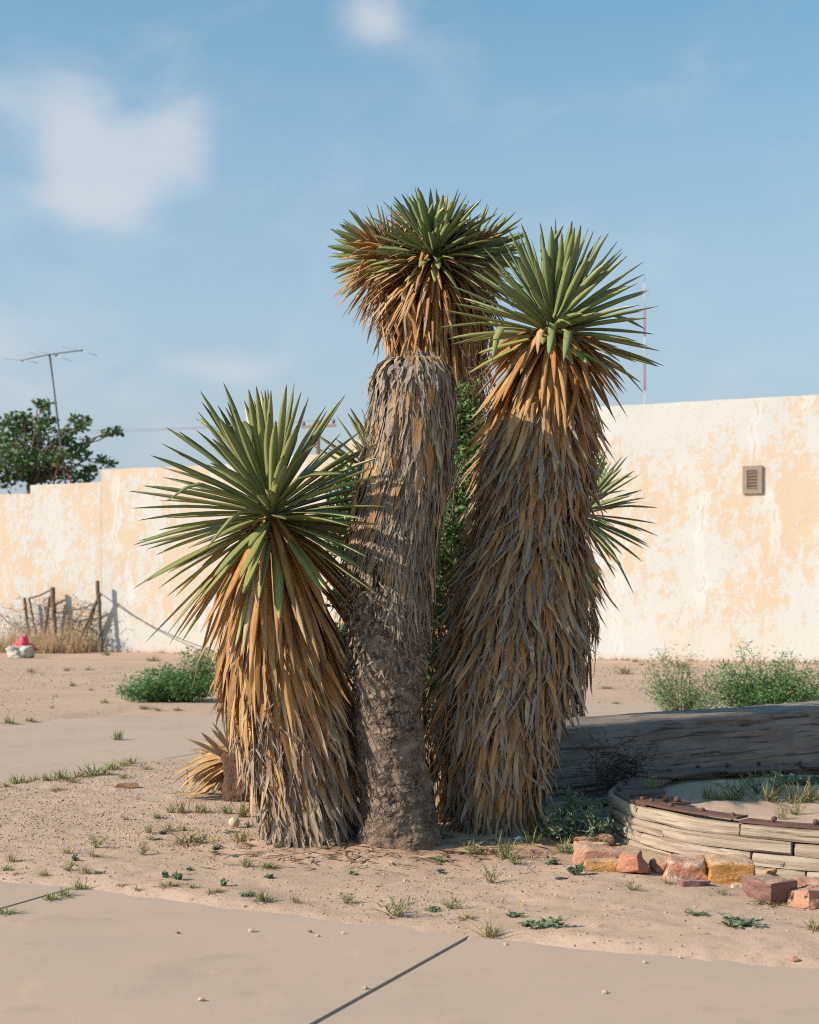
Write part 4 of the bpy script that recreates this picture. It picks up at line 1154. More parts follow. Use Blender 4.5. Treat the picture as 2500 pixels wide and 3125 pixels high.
def branch_path(rg, p0, p1, n=7, wob=.04, sag=0.0):
    t = np.linspace(0, 1, n)[:, None]; p0 = np.asarray(p0, float); p1 = np.asarray(p1, float); L = np.linalg.norm(p1 - p0)
    q = p0 + (p1 - p0) * t + rg.normal(0, wob * L, (n, 3)) * np.sin(t * math.pi); q[:, 2] += sag * np.sin(t[:, 0] * math.pi); return q


TWIG = mat_simple('twig', (.22, .16, .11), (.16, .115, .08), 20, .9, .3, .004)
# creeper climbing between the yuccas
rg = rngs(60)
cr_root = empty('creeper_shrub', (.15, 9.25, 0), 'small-leaved green creeper filling the gaps between the yucca trunks', 'shrub')
spots = [(985, 835, 30), (1000, 880, 34), (990, 930, 36), (975, 985, 36), (965, 1040, 34), (955, 1090, 34), (948, 1140, 34), (935, 1190, 30), (925, 1240, 28), (915, 1300, 26), (910, 1380, 24), (1005, 960, 30),
         (725, 1010, 26), (715, 1060, 26), (722, 1100, 26), (712, 1150, 22), (718, 1260, 22), (722, 1340, 20), (725, 1400, 18), (1010, 1030, 30), (960, 1130, 28), (905, 1440, 20), (940, 880, 30)]
C = []
for x, y, r_ in spots:
    c = at(x * I, y * I, 9.3); q = rg.normal(0, 1, (210, 3)); q *= (rg.uniform(0, 1, 210) ** .4 * r_ * I / F * 9.3)[:, None] / np.linalg.norm(q, axis=1, keepdims=True) * 1.25; C.append(c + q)
for x, y, r_, yy in ((1262, 968, 12, 10.6), (1250, 985, 10, 10.6), (1240, 1228, 10, 10.2), (1248, 1215, 8, 10.2)):
    c = at(x * I, y * I, yy); C.append(c + rg.normal(0, r_ * I / F * yy * .6, (22, 3)))
C = np.concatenate(C); V, f3, A = leaf_cards(rg, C, .045, .45)
tag(ob('foliage', mesh_np('foliage', V - np.array(cr_root.location), f3, BUSH_G, A), cr_root), kind='stuff')
m = MB()
for x, y, r_ in spots[:20]:
    e = at(x * I, y * I, 9.3); q = branch_path(rg, (.12 + rg.normal(0, .05), 9.3, .3), e, 9, .05); m.tube(q, np.linspace(.008, .003, 9), 5)
    for _ in range(5):
        e2 = e + rg.normal(0, .10, 3); m.tube(branch_path(rg, e, e2, 4, .08), .0018, 4)
for _ in range(26):                                                     # bare twigs beside the right crown
    e = at((1000 + rg.normal(0, 16)) * I, (770 + rg.normal(0, 32)) * I, 9.1); s_ = at((1010 + rg.normal(0, 12)) * I, (840 + rg.normal(0, 20)) * I, 9.2); m.tube(branch_path(rg, s_, e, 6, .12), .0022, 4)
tag(ob('stems', m.mesh('stems', TWIG)), kind='stuff'); reparent(bpy.data.objects['stems'], cr_root)


def bush(px0, px1, py_top, py_bot, label, seed, n_stem, n_leaf, mat, leaf=.03, aspect=.3, depth=1.0, droop=0.0, spread=.75, rows=None, cat='bush'):
    g = gp((px0 + px1) / 2, py_bot); y = g[1] + depth * .25; w_ = (px1 - px0) / F * y; h_ = (py_bot - py_top) / F * y; rg = rngs(seed)
    o = empty('bush', (g[0], y, float(ground_z(g[0], y))), label, cat); m = MB(); C = []
    for i in range(n_stem):
        u = rg.uniform(-1, 1); hh = h_ * (np.interp(u, *rows) if rows else 1 - .5 * u * u) * (rg.uniform(.3, .75) if rg.uniform() < .6 else rg.uniform(.75, 1.2))
        e = np.array((u * w_ / 2, rg.uniform(-.5, .5) * depth, hh)); b0 = np.array((u * w_ * .5 * (1 - spread) + rg.normal(0, .03), e[1] * .3, 0))
        q = branch_path(rg, b0, e, 6, .06, .05 * hh); m.tube(q, np.linspace(.006, .002, 6), 4)
        t = rg.uniform(.18, 1.0, n_leaf) ** .8; idx = t * 5; i0 = np.minimum(idx.astype(int), 4); fr = (idx - i0)[:, None]
        C.append(q[i0] * (1 - fr) + q[i0 + 1] * fr + rg.normal(0, 1, (n_leaf, 3)) * np.array((.05, .05, .03)) * (h_ / .5) * rg.uniform(.4, 1.3) - np.array((0, 0, droop)) * rg.uniform(0, 1, n_leaf)[:, None])
    C = np.concatenate(C); C[:, 2] = np.maximum(C[:, 2], .01)
    V, f3, A = leaf_cards(rg, C, leaf, aspect, .3 - droop * 8)
    tag(ob('stems', m.mesh('stems', TWIG), o), kind='stuff'); tag(ob('foliage', mesh_np('foliage', V, f3, mat, A), o), kind='stuff')
    return o


bush(350, 690, 2000, 2148, 'feathery bright green bush on the rear pavement edge left of the yuccas', 61, 100, 120, BUSH_G, .06, .28, 1.0, rows=((-1, -.5, 0, .5, 1), (.3, .55, .8, 1, .8)))
bush(1975, 2200, 1985, 2190, 'thin airy bush with drooping pods just behind the beam, left of the denser one', 62, 46, 70, BUSH_G, .065, .16, .6, droop=.03, rows=((-1, 0, 1), (.9, 1, .7)))
bush(2170, 2560, 1985, 2185, 'dense dark green bush behind the right end of the beam', 63, 95, 100, BUSH_G, .065, .22, .8, droop=.02, rows=((-1, -.4, 0, .6, 1), (.7, 1, .9, .8, .6)))
bush(1665, 1865, 2460, 2590, 'shaded grey green weed bush between the big right-hand yucca and the wheel', 64, 40, 60, WEED_B, .03, .4, .5, spread=.4, rows=((-1, 0, 1), (.8, 1, .6)))
bush(1770, 1830, 2180, 2225, 'bare little twig bush at the far side of the beam by the dark yucca', 65, 10, 12, WEED_D, .03, .3, .2)


# dead tangle against the beam
def tangle(px, py, y, rx, rz_, n, label):
    c = at(px, py, y); rg = rngs(66); o = empty('tumbleweed', (c[0], c[1], .02), label, 'tumbleweed'); m = MB()
    for _ in range(n):
        q = rg.normal(0, .5, (5, 3)) * np.array((rx, rx * .6, rz_)); q = np.cumsum(q * .5, 0) + rg.normal(0, .3, 3) * np.array((rx, rx * .6, rz_)); q[:, 2] = np.clip(q[:, 2] + c[2], .03, 1) ; m.tube(q, .0022, 3)
    tag(ob('twigs', m.mesh('twigs', mat_simple('dead_twig', (.16, .10, .07), (.12, .075, .055), 20)), o), kind='stuff')


tangle(1890, 2360, 10.1, .26, .17, 170, 'brown tangle of dead tumbleweed caught between the beam and the wheel')


# ---- weeds of the sand, one mesh per variety, each plant an object of its own
def weed_mesh(kind, seed):
    """about one unit wide and one unit high, stands on z = 0"""
    rg = rngs(seed); m = MB()
    if kind in ('grass', 'dry'):
        n = 46; th = rg.uniform(0, 2 * math.pi, n); el = rg.uniform(.35, 1.45, n); L = rg.uniform(.45, 1.05, n); tv = np.linspace(0, 1, 5)
        D = np.stack([np.cos(th) * np.cos(el) * .75, np.sin(th) * np.cos(el) * .75, np.sin(el)], -1)
        b0 = np.stack([rg.normal(0, .10, n), rg.normal(0, .10, n), np.zeros(n)], -1)
        P = b0[:, None] + L[:, None, None] * (tv[None, :, None] * D[:, None] + tv[None, :, None] ** 2 * rg.uniform(0, .5, n)[:, None, None] * np.array((0, 0, -.5)) + tv[None, :, None] ** 2 * rg.normal(0, .1, (n, 1, 3)))
        P[..., 2] = np.maximum(P[..., 2], 0)
        V, A, f = leaf_strips(P, np.repeat(np.stack([-np.cos(th), -np.sin(th), np.ones(n)], -1)[:, None], 5, 1), np.full((n, 1), .035) * np.interp(tv, (0, .5, 1), (.7, 1, .1))[None], np.full((n, 5), .3), np.zeros((n, 5)), rg.uniform(0, 1, n) ** (2.5 if kind == 'grass' else 2), rg.uniform(0, 1, n))
        per = 15; m.add(V, (f[None] + (np.arange(n) * per)[:, None, None]).reshape(-1, 4), None, A.reshape(-1, 4))
    else:
        ns = {'feather': 12, 'leafy': 8, 'creep': 16}[kind]
        for i in range(ns):
            th = rg.uniform(0, 2 * math.pi); el = {'feather': rg.uniform(.5, 1.5), 'leafy': rg.uniform(.3, 1.4), 'creep': rg.uniform(.02, .6)}[kind]; L = rg.uniform(.5, 1.0) * (.62 if kind != 'feather' else 1)
            e = np.array((math.cos(th) * math.cos(el) * .7, math.sin(th) * math.cos(el) * .7, math.sin(el))) * L
            q = branch_path(rg, (rg.normal(0, .05), rg.normal(0, .05), 0), e, 5, .07); q[:, 2] = np.maximum(q[:, 2], .0); m.tube(q, .012, 3, (0, 0, .6, .5))
            k = {'feather': 26, 'leafy': 9, 'creep': 14}[kind]; t = rg.uniform(.2, 1, k) * 4; i0 = np.minimum(t.astype(int), 3); fr = (t - i0)[:, None]
            C = q[i0] * (1 - fr) + q[i0 + 1] * fr + rg.normal(0, .02, (k, 3)); C[:, 2] = np.maximum(C[:, 2], .02)
            V, f3, A = leaf_cards(rg, C, {'feather': .10, 'leafy': .26, 'creep': .16}[kind], {'feather': .25, 'leafy': .6, 'creep': .45}[kind], .5); m.add(V, None, f3, A)
    return m


WM = {}
for kind, mats in (('grass', WEED_G), ('dry', WEED_D), ('feather', WEED_G), ('leafy', WEED_B), ('creep', WEED_B)):
    WM[kind] = [weed_mesh(kind, 900 + 7 * i + len(kind)).mesh(kind + '_weed', mats) for i in range(4)]
NAMES = {'grass': ('grass_tuft', 'grass'), 'dry': ('dry_grass_tuft', 'dry grass'), 'feather': ('feathery_weed', 'weed'), 'leafy': ('leafy_weed', 'weed'), 'creep': ('creeping_weed', 'weed')}
wi = 0


def weed(kind, px, py, w_px, h_px, label, z=None, group='weeds growing in the sand'):
    global wi
    z_ = 0.0 if z is None else z
    g = gp(px, py, z_); y = g[1]; s_w = w_px / F * y; s_h = h_px / F * y
    if z is None: z_ = max(float(ground_z(g[0], y)), 0.0)
    nm, cat = NAMES[kind]; o = ob(nm, WM[kind][wi % 4], None, (g[0], y, z_ - .004)); wi += 1
    o.scale = (s_w * 1.6, min(s_w, .25) * 1.6, s_h * 1.55); r_ = (wi * 2.4) % 6.28; o.scale = o.scale * (1.35 if z is not None else 1.0); o.rotation_euler = (0, 0, r_ * .12)
    if s_w < s_h * 1.8: o.rotation_euler = (0, 0, r_)
    return tag(o, label, cat, group)


def q4(x, y): return x * .5217, 2330 + y * .522
def q5(x, y): return 800 + x * .5217, 2500 + y * .522
def q6(x, y): return 1650 + x * .4928, 2150 + y * .4926
WL = [
 (q4, 'grass', 90, 118, 110, 62, 'tall grass tuft at the left frame edge on the rear pavement kerb'), (q4, 'grass', 360, 112, 120, 58, 'grass tuft on the rear pavement edge, second from the left'), (q4, 'dry', 420, 128, 100, 40, 'sparse dry tuft in front of the second rear pavement grass tuft'),
 (q4, 'grass', 545, 88, 150, 75, 'biggest dark grass tuft on the rear pavement edge'), (q4, 'grass', 655, 52, 120, 42, 'grass tuft just right of the biggest one on the rear pavement edge'), (q4, 'dry', 858, 45, 60, 26, 'tiny dry tuft between rear pavement and fallen straw heap'), (q4, 'dry', 722, 102, 55, 34, 'small dry tuft near the flat rusty bark piece'),
 (q4, 'dry', 200, 110, 80, 34, 'low dry tuft between the two leftmost grass tufts of the rear edge'), (q4, 'dry', 30, 150, 70, 34, 'low dry tuft at the left frame edge below the rear pavement'),
 (q4, 'dry', 70, 602, 75, 62, 'yellowish tuft at the far left above the corner slab'), (q4, 'grass', 45, 645, 80, 32, 'low green tuft at the far left beside the corner slab'), (q4, 'dry', 97, 668, 60, 24, 'flat dry tuft touching the corner slab at far left'), (q4, 'dry', 390, 560, 70, 34, 'brownish tuft behind the dark leafy sprout on the left sand'),
 (q4, 'leafy', 440, 600, 46, 46, 'upright dark leafy sprout on the left sand'), (q4, 'feather', 398, 648, 80, 56, 'grey green weed just left of the dark leafy sprout'), (q4, 'dry', 256, 674, 70, 42, 'straw-coloured tuft beside the corner slab'), (q4, 'dry', 500, 668, 90, 50, 'pale spreading tuft at the end of the grassy slab joint'), (q4, 'creep', 576, 672, 70, 38, 'low weed right of the grassy slab joint'),
 (q4, 'dry', 556, 577, 100, 36, 'wide flat dry tuft in the gravel on the left'), (q4, 'feather', 560, 520, 90, 66, 'thin airy weed in the gravel above the wide flat dry tuft'), (q4, 'feather', 832, 556, 66, 66, 'feathery green weed alone in the middle of the left gravel'), (q4, 'grass', 736, 343, 46, 28, 'tiny green tuft high on the left gravel'),
 (q4, 'grass', 918, 332, 66, 38, 'bright green tuft left of the straw heap'), (q4, 'grass', 1002, 296, 60, 54, 'bright green tuft at the left foot of the straw heap'), (q4, 'dry', 1065, 300, 100, 76, 'tall dry grass in front of the straw heap'), (q4, 'dry', 1180, 300, 120, 60, 'dry grass under the straw heap, right half'),
 (q4, 'dry', 1420, 330, 120, 110, 'thin dry grass in front of the dark cut log'), (q4, 'grass', 1330, 305, 80, 60, 'green grass at the foot of the dark cut log'), (q4, 'leafy', 1525, 360, 60, 50, 'dark leafy weed against the left side of the left yucca skirt'), (q4, 'dry', 1460, 395, 70, 50, 'dry tuft just right of the round gourd'),
 (q4, 'leafy', 956, 442, 52, 42, 'blue green leafy weed behind the dense tawny grass mat'), (q4, 'dry', 985, 428, 90, 56, 'upright dry tuft behind the dense tawny grass mat'), (q4, 'creep', 905, 474, 80, 34, 'creeping weed left of the dense tawny grass mat'), (q4, 'feather', 868, 440, 60, 44, 'pale feathery weed left of the blue green leafy one'), (q4, 'dry', 1072, 422, 60, 42, 'small dry tuft between straw heap and tawny grass mat'),
 (q4, 'dry', 1100, 494, 230, 68, 'dense tawny grass mat with its own dark shadow left of the yuccas'), (q4, 'dry', 1410, 502, 120, 74, 'dry tuft in front of the round gourd'), (q4, 'creep', 1350, 438, 100, 30, 'flat green weed below the round gourd'), (q4, 'leafy', 1262, 532, 66, 44, 'small weed with yellow flowers left of the left yucca'),
 (q4, 'creep', 1395, 563, 90, 28, 'flat creeping weed in front of the left yucca'), (q4, 'grass', 1450, 622, 90, 52, 'green tuft in front of the left yucca, nearer the slab'), (q4, 'grass', 1580, 632, 100, 42, 'low green tuft in front of the middle of the left yucca'), (q4, 'leafy', 1580, 700, 52, 36, 'small blue green rosette below the low green tuft'),
 (q4, 'leafy', 1108, 640, 50, 26, 'small flat rosette behind the pair of blue green rosettes'), (q4, 'leafy', 970, 692, 52, 50, 'left one of the pair of blue green rosettes'), (q4, 'leafy', 1042, 707, 72, 64, 'right one of the pair of blue green rosettes'), (q4, 'leafy', 1305, 748, 60, 56, 'lone dark blue green rosette near the slab edge'),
 (q4, 'dry', 985, 752, 130, 38, 'straw tuft below the pair of blue green rosettes'), (q4, 'grass', 1130, 762, 70, 30, 'green tuft on the slab edge between rosettes'), (q4, 'dry', 1260, 790, 120, 34, 'brown tuft on the slab edge below the lone rosette'), (q4, 'dry', 810, 760, 70, 28, 'dry tuft where sand meets the big slab at left'), (q4, 'grass', 712, 735, 60, 24, 'little tuft right of the grassy slab joint'),
 (q4, 'creep', 1440, 800, 80, 52, 'upright leafy weed at the slab edge left of a grassy mat'), (q4, 'grass', 1535, 826, 130, 62, 'grassy mat at the slab edge in front of the left yucca'), (q4, 'feather', 1625, 545, 60, 60, 'wispy stems close to the foot of the left yucca'), (q4, 'feather', 1668, 480, 60, 80, 'pale green weed growing against the foot of the left yucca'),
 (q4, 'grass', 300, 796, 110, 44, 'left part of the grass growing in the slab joint'), (q4, 'grass', 380, 775, 120, 48, 'middle part of the grass growing in the slab joint'), (q4, 'grass', 470, 735, 120, 48, 'right part of the grass growing in the slab joint'), (q4, 'grass', 35, 880, 120, 46, 'grass tuft in the slab joint at the left frame edge'),
 (q5, 'grass', 32, 302, 90, 42, 'green tuft in front of the left yucca, right of the wispy stems'), (q5, 'leafy', 45, 372, 54, 34, 'tiny rosette in front of the left yucca'), (q5, 'leafy', 525, 344, 60, 34, 'small rosette in front of the gap between left yucca and bare trunk'), (q5, 'creep', 680, 402, 44, 24, 'very small weed on gravel in front of the bare trunk'),
 (q5, 'feather', 486, 503, 100, 52, 'round feathery weed at the slab edge, middle of the picture'), (q5, 'dry', 200, 508, 70, 48, 'yellowish weed at the slab edge left of the round feathery one'), (q5, 'dry', 20, 495, 90, 50, 'brown weed at the slab edge, end of the grassy mat'), (q5, 'feather', 795, 582, 210, 88, 'wide green mat overhanging the slab edge in the middle'), (q5, 'creep', 992, 548, 90, 66, 'dark leafy weed right of the wide green mat'),
 (q5, 'feather', 1115, 534, 110, 62, 'loose green weed left of the joint end'), (q5, 'feather', 1342, 388, 90, 92, 'tall feathery weed on open sand in front of the big right-hand yucca'), (q5, 'leafy', 1050, 324, 56, 38, 'dark rosette with a long shadow below the bare trunk'), (q5, 'creep', 1040, 274, 80, 62, 'leafy weed above the dark rosette with a long shadow'),
 (q5, 'leafy', 790, 130, 60, 90, 'green sprout climbing the foot of the bare trunk'), (q5, 'leafy', 850, 208, 110, 80, 'leafy weed at the right foot of the bare trunk'), (q5, 'leafy', 1005, 188, 120, 90, 'broad-leaved weed between bare trunk and big right-hand yucca'), (q5, 'feather', 1215, 248, 140, 70, 'low green weed in front of the big right-hand yucca'), (q5, 'grass', 1425, 258, 150, 112, 'dense bright grass clump right of the big right-hand yucca'),
 (q5, 'feather', 1482, 288, 90, 60, 'small green weed touching the dense bright grass clump'), (q5, 'grass', 1590, 190, 110, 90, 'yellow green grass by the blue white scrap'), (q5, 'dry', 1325, 690, 130, 100, 'straw-coloured clump at the upper end of the near slab joint'), (q5, 'creep', 1470, 600, 110, 56, 'low weed with a yellow flower left of the big leafy clump'), (q5, 'creep', 1645, 655, 210, 116, 'big leafy clump on the sand above the right slab'),
 (q5, 'dry', 1190, 610, 120, 36, 'brown dead clump left of the straw-coloured clump'), (q5, 'leafy', 1690, 285, 90, 52, 'leafy weed left of the long pink slab'),
 (q6, 'feather', 560, 1184, 100, 44, 'small grey green weed in front of the angular red stone'), (q6, 'dry', 792, 1148, 80, 30, 'flat weed in front of the half-buried purplish slab'), (q6, 'feather', 1132, 1208, 76, 42, 'tiny weed in front of the large ochre block'), (q6, 'creep', 970, 1330, 130, 60, 'thin sprawling weed between stones and slab'), (q6, 'creep', 1210, 1405, 260, 96, 'wide creeping weed below the rough purple stone'),
 (q6, 'leafy', 218, 1084, 96, 100, 'broad-leaved plant in front of the low ochre block'), (q6, 'grass', 150, 940, 120, 90, 'green grass left of the long pink slab'), (q6, 'grass', 70, 880, 140, 100, 'shaded grass behind the green grass, left of the flat red stone'), (q6, 'dry', 1700, 1420, 160, 60, 'dry clump at the right edge below the black blotched stone'), (q6, 'dry', 1400, 1250, 220, 40, 'dead dry mat around the rough purple stone'),
 (q6, 'feather', 1320, 980, 130, 130, 'wispy dry weed in front of the wheel above the cream topped block'), (q6, 'feather', 1480, 1060, 130, 140, 'dark wispy weed in front of the wheel right of the cream topped block'),
]
WL += [(q4, 'dry', 470, 100, 110, 46, 'dry fringe tuft between the second and the biggest tuft of the rear edge'), (q4, 'grass', 275, 118, 90, 40, 'green fringe tuft between the two leftmost tufts of the rear edge'), (q4, 'dry', 600, 78, 110, 44, 'dry fringe tuft hugging the biggest rear edge tuft on its right'),
 (q4, 'dry', 720, 32, 110, 36, 'dry fringe tuft at the right end of the rear edge row'), (q4, 'grass', 770, 12, 110, 40, 'last green fringe tuft of the rear edge before the yuccas'), (q4, 'dry', 150, 122, 80, 36, 'dry fringe tuft right beside the tall leftmost grass'), (q4, 'dry', 330, 170, 90, 26, 'flat dead patch on the sand below the rear edge tufts')]
for fn, kind, x, y, w_, h_, lab in WL:
    px, py = fn(x, y); sc_ = .4928 if fn is q6 else .5217
    weed(kind, px, py, w_ * sc_, h_ * sc_, lab)
# plants inside the wheel
for kind, x, y, w_, h_, lab in (('grass', 690, 565, 80, 90, 'thin green grass in the notch of the iron plate'), ('dry', 1100, 610, 110, 70, 'reddish dry tuft in the wheel soil, left end'), ('dry', 1180, 600, 120, 60, 'dry seed heads in the wheel soil beside the left end tuft'), ('feather', 1220, 570, 120, 70, 'dark green weed in the shaded wheel soil'),
                                ('feather', 1340, 560, 90, 90, 'pale green plant in the wheel soil, middle'), ('feather', 1460, 570, 110, 110, 'taller pale green plant in the wheel soil'), ('dry', 1400, 620, 160, 90, 'wide dry tuft in front of the taller pale plant in the wheel'), ('dry', 1560, 620, 140, 90, 'dry tuft in the wheel right of the wide one'), ('dry', 1670, 610, 130, 110, 'tall reddish seed heads near the right edge in the wheel'),
                                ('feather', 1500, 730, 60, 70, 'little green sprout in the open wheel soil'), ('feather', 1580, 700, 70, 90, 'thin green sprout in the wheel soil, right one'), ('creep', 1640, 500, 230, 130, 'dark bushy weed with yellow dots in front of the beam at right'), ('grass', 1035, 600, 60, 90, 'green blades by the inner edge of the left iron plate')):
    px, py = q6(x, y); weed(kind, px, py, w_ * .4928, h_ * .4926, lab, z=.22, group='plants in the wheel soil')
# far weeds on the sand before the wall
FARW = [('dry', 92, 2205, 34, 18), ('grass', 28, 2212, 44, 22), ('grass', 358, 2258, 42, 32), ('grass', 666, 2172, 24, 24), ('dry', 278, 2110, 18, 10), ('grass', 223, 2098, 22, 14), ('dry', 318, 2150, 30, 16), ('dry', 95, 2055, 28, 16), ('grass', 326, 2002, 34, 18), ('dry', 160, 2165, 16, 12), ('grass', 1880, 2148, 26, 10), ('dry', 1905, 2060, 60, 24), ('dry', 1880, 2012, 26, 16), ('grass', 636, 1995, 26, 20), ('dry', 465, 2020, 50, 16), ('dry', 2080, 2040, 60, 18),
        ('dry', 205, 2050, 26, 14), ('dry', 170, 2130, 14, 8), ('grass', 2440, 2020, 60, 18), ('dry', 1850, 2105, 50, 10), ('dry', 440, 2165, 40, 14), ('dry', 480, 2168, 30, 12), ('dry', 540, 2168, 30, 12), ('dry', 270, 2048, 20, 10), ('dry', 1940, 2022, 30, 14)]
far_lab = ['dry tuft on far sand by the left frame edge', 'green tuft on the far sand edge at the left frame edge', 'lone grass tuft standing in the middle of the rear pavement', 'tiny green weed on the rear pavement beside the left yucca', 'dark little tuft on far sand left of the feathery bush', 'small green tuft on far sand left of the feathery bush', 'dry tuft at the left end of the feathery bush', 'dry tuft on far sand below the bags', 'green weed at the wall foot under the stick fence', 'brown speck of weed on far sand at left', 'small green weed on the rear pavement right of the yuccas', 'yellowish tuft on the far sand right of the yuccas', 'dry tuft at the foot of the tall building right of the yuccas', 'green weed at the wall foot where the rope ends', 'long dry tuft on far sand below the rope', 'low dry patch behind the thin airy bush', 'dry tuft on far sand right of the bags', 'speck of dry weed on far sand, left', 'green weed at the foot of the tall building near the right edge', 'low dry patch on far sand beside the dark yucca', 'dry tuft in front of the feathery bush, left one', 'dry tuft in front of the feathery bush, middle one', 'dry tuft in front of the feathery bush, right one', 'dry speck on far sand under the stick fence', 'dry tuft at the building foot above the thin airy bush']
for (kind, px, py, w_, h_), lab in zip(FARW, far_lab): weed(kind, px, py, w_, h_, lab, group='weeds on the far sand')
# dry growth along the foot of the wall and the fence, too thick to count
rg = rngs(70); m = MB(); n = 900
pxs = np.concatenate([rg.uniform(-100, 330, 620), rg.uniform(330, 2500, 280)])
for px in pxs:
    s_ = wall_s(px); off = rg.uniform(.05, 2.2 if px < 330 else .5); b0 = np.array((*wpt(s_, off), 0)); hgt = (rg.uniform(.1, 1.0) * (.5 + .7 * (60 < px)) if px < 330 else rg.uniform(.05, .16))
    for _ in range(3):
        e = b0 + np.array((rg.normal(0, .14), rg.normal(0, .14), hgt * rg.uniform(.5, 1.1))); sd = np.array((WU[0], WU[1], 0)) * .012
        m.add([b0 - sd, b0 + sd, e], None, [(0, 1, 2)], (0, 0, rg.uniform(0, 1) ** 4, rg.uniform()))
tag(ob('dry_grass', m.mesh('dry_grass', mat_leafy('dry_brush', (.40, .265, .15), (.31, .195, .11), (.26, .24, .10)))), 'thin dry grass growing along the foot of the wall', 'grass', kind='stuff')
# yellow flowers
for i, (x, y, fn, lab) in enumerate(((1238, 488, q4, 'left one of two tiny yellow flowers left of the left yucca'), (1268, 492, q4, 'right one of two tiny yellow flowers left of the left yucca'), (1518, 558, q5, 'bright yellow flower beside the big leafy clump'), (415, 520, q4, 'tiny yellow flower on the left sand'))):
    px, py = fn(x, y); g = gp(px, py + 9); m = MB(); m.tube([(0, 0, -.0), (.002, 0, .02), (0, 0, .04)], .0015, 4)
    for k_ in range(6):
        t = k_ / 6 * 6.283; c, s_ = math.cos(t), math.sin(t); m.add([(0, 0, .04), (.010 * c - .005 * s_, .010 * s_ + .005 * c, .046), (.017 * c, .017 * s_, .05), (.010 * c + .005 * s_, .010 * s_ - .005 * c, .046)], [(0, 1, 2, 3)])
    o = ob('flower', m.mesh('flower', YELLOW), None, (g[0], g[1], float(ground_z(g[0], g[1])))); o.scale = (.8, .8, 1); tag(o, lab, 'flower', 'yellow flowers')
# litter
PLAS = mat_simple('plastic_scrap', (.72, .78, .82), (.62, .70, .78), 30, .35, .2, .004, spec=.5)


def scrap(name, px, py, sx_, sz_, mat, label, cat, seed, z=0, amp=.35):
    g = gp(px, py, z); bm = bmesh.new(); bmesh.ops.create_icosphere(bm, subdivisions=4, radius=1)
    co = np.array([v.co for v in bm.verts]); d = 1 + amp * fbm(co[:, 0] * 1.7 + seed, co[:, 1] * 1.7, co[:, 2] * 1.7, seed=seed, oct=2) - amp * .6 * np.abs(fbm(co[:, 0] * 4, co[:, 1] * 4, co[:, 2] * 4 + seed, seed=seed, oct=3))
    for v, e in zip(bm.verts, d): v.co = v.co * float(e); v.co.x *= sx_; v.co.y *= sx_ * .7; v.co.z = max(v.co.z * sz_ + sz_ * .7, 0)
    return tag(ob(name, from_bm(name, bm, mat, True), None, (g[0], g[1], float(max(ground_z(g[0], g[1]), 0)) + z)), label, cat)


px, py = q5(1502, 182); scrap('plastic_scrap', px, py, .024, .014, PLAS, 'tiny blue white plastic scrap on sand by the dense grass clump', 'litter', 3, amp=.5)
px, py = q6(370, 770); scrap('plastic_bag', px, py, .07, .05, PLAS, 'crumpled clear plastic bag in the shade beside the wheel', 'litter', 5, amp=.5)
sc_m = mat_simple('dark_scrap', (.05, .05, .055), (.08, .075, .075), 20)
px, py = q6(125, 1112); scrap('dark_scrap', px, py, .03, .006, sc_m, 'thin dark scrap on the sand below the broad-leaved plant', 'litter', 7)
PINKB = mat_simple('pink_fabric', (.70, .12, .17), (.62, .09, .14), 5, .8, .4, .02); WHITEB = mat_simple('white_sack', (.52, .50, .44), (.44, .42, .37), 5, .85, .4, .02)
scrap('pink_bag', 74, 2004, .30, .27, PINKB, 'pink red crumpled bag behind the white sack at the stick fence', 'bag', 21, amp=.6)
scrap('white_sack', 62, 2010, .34, .19, WHITEB, 'lumpy white sack on the ground at the far left', 'sack', 13, amp=.45)

# pebbles on the slab that one can pick out
PEB = mat_stone('pale_pebble', (.52, .42, .33), (.60, .50, .40)); PEBD = mat_stone('dark_pebble', (.12, .085, .07), (.16, .11, .09))
for i, (x, y, fn, r_, dk, lab) in enumerate(((1472, 985, q4, .013, 0, 'pale knobbly pebble on the slab in front of the left yucca'), (1041, 994, q4, .008, 1, 'dark upright chip on the middle slab'), (1430, 848, q4, .007, 0, 'small pale pebble near the slab edge'), (280, 662, q5, .009, 1, 'dark pebble on the slab, middle left of the joint'), (325, 688, q5, .008, 0, 'pale pebble just right of the dark pebble'), (475, 671, q5, .008, 0, 'small pale pebble right of the pebble pair'),
                                             (1425, 736, q5, .008, 0, 'pale pebble on the right slab near the sand'), (1450, 2048, lambda a, b: (a * I, b * I), .0, 0, ''), (424, 2108, lambda a, b: (a * I, b * I), .011, 0, 'largest pale pebble at the lower left of the slab'), (768, 2083, lambda a, b: (a * I, b * I), .010, 0, 'pale pebble lying in the near slab joint'), (1274, 2092, lambda a, b: (a * I, b * I), .010, 0, 'pale pebble low on the right slab'), (1358, 2028, lambda a, b: (a * I, b * I), .008, 0, 'small pebble in the middle of the right slab'), (1675, 2030, lambda a, b: (a * I, b * I), .016, 2, 'reddish pebble at the sand edge far right'), (1433, 2018, lambda a, b: (a * I, b * I), .007, 0, 'tiny pebble near the sand edge on the right slab'))):
    if not r_: continue
    px, py = fn(x, y); g = gp(px, py); bm = bmesh.new()
    for q in rngs(500 + i).normal(0, 1, (22, 3)): q = q / np.linalg.norm(q); bm.verts.new(q * np.array((r_ * 1.2, r_, r_ * .8)))
    bmesh.ops.convex_hull(bm, input=bm.verts)
    tag(ob('pebble', from_bm('pebble', bm, (PEB, PEBD, RED)[dk]), None, (g[0], g[1], max(float(ground_z(g[0], g[1])), 0) + r_ * .6)), lab, 'pebble', 'loose pebbles on the slabs')

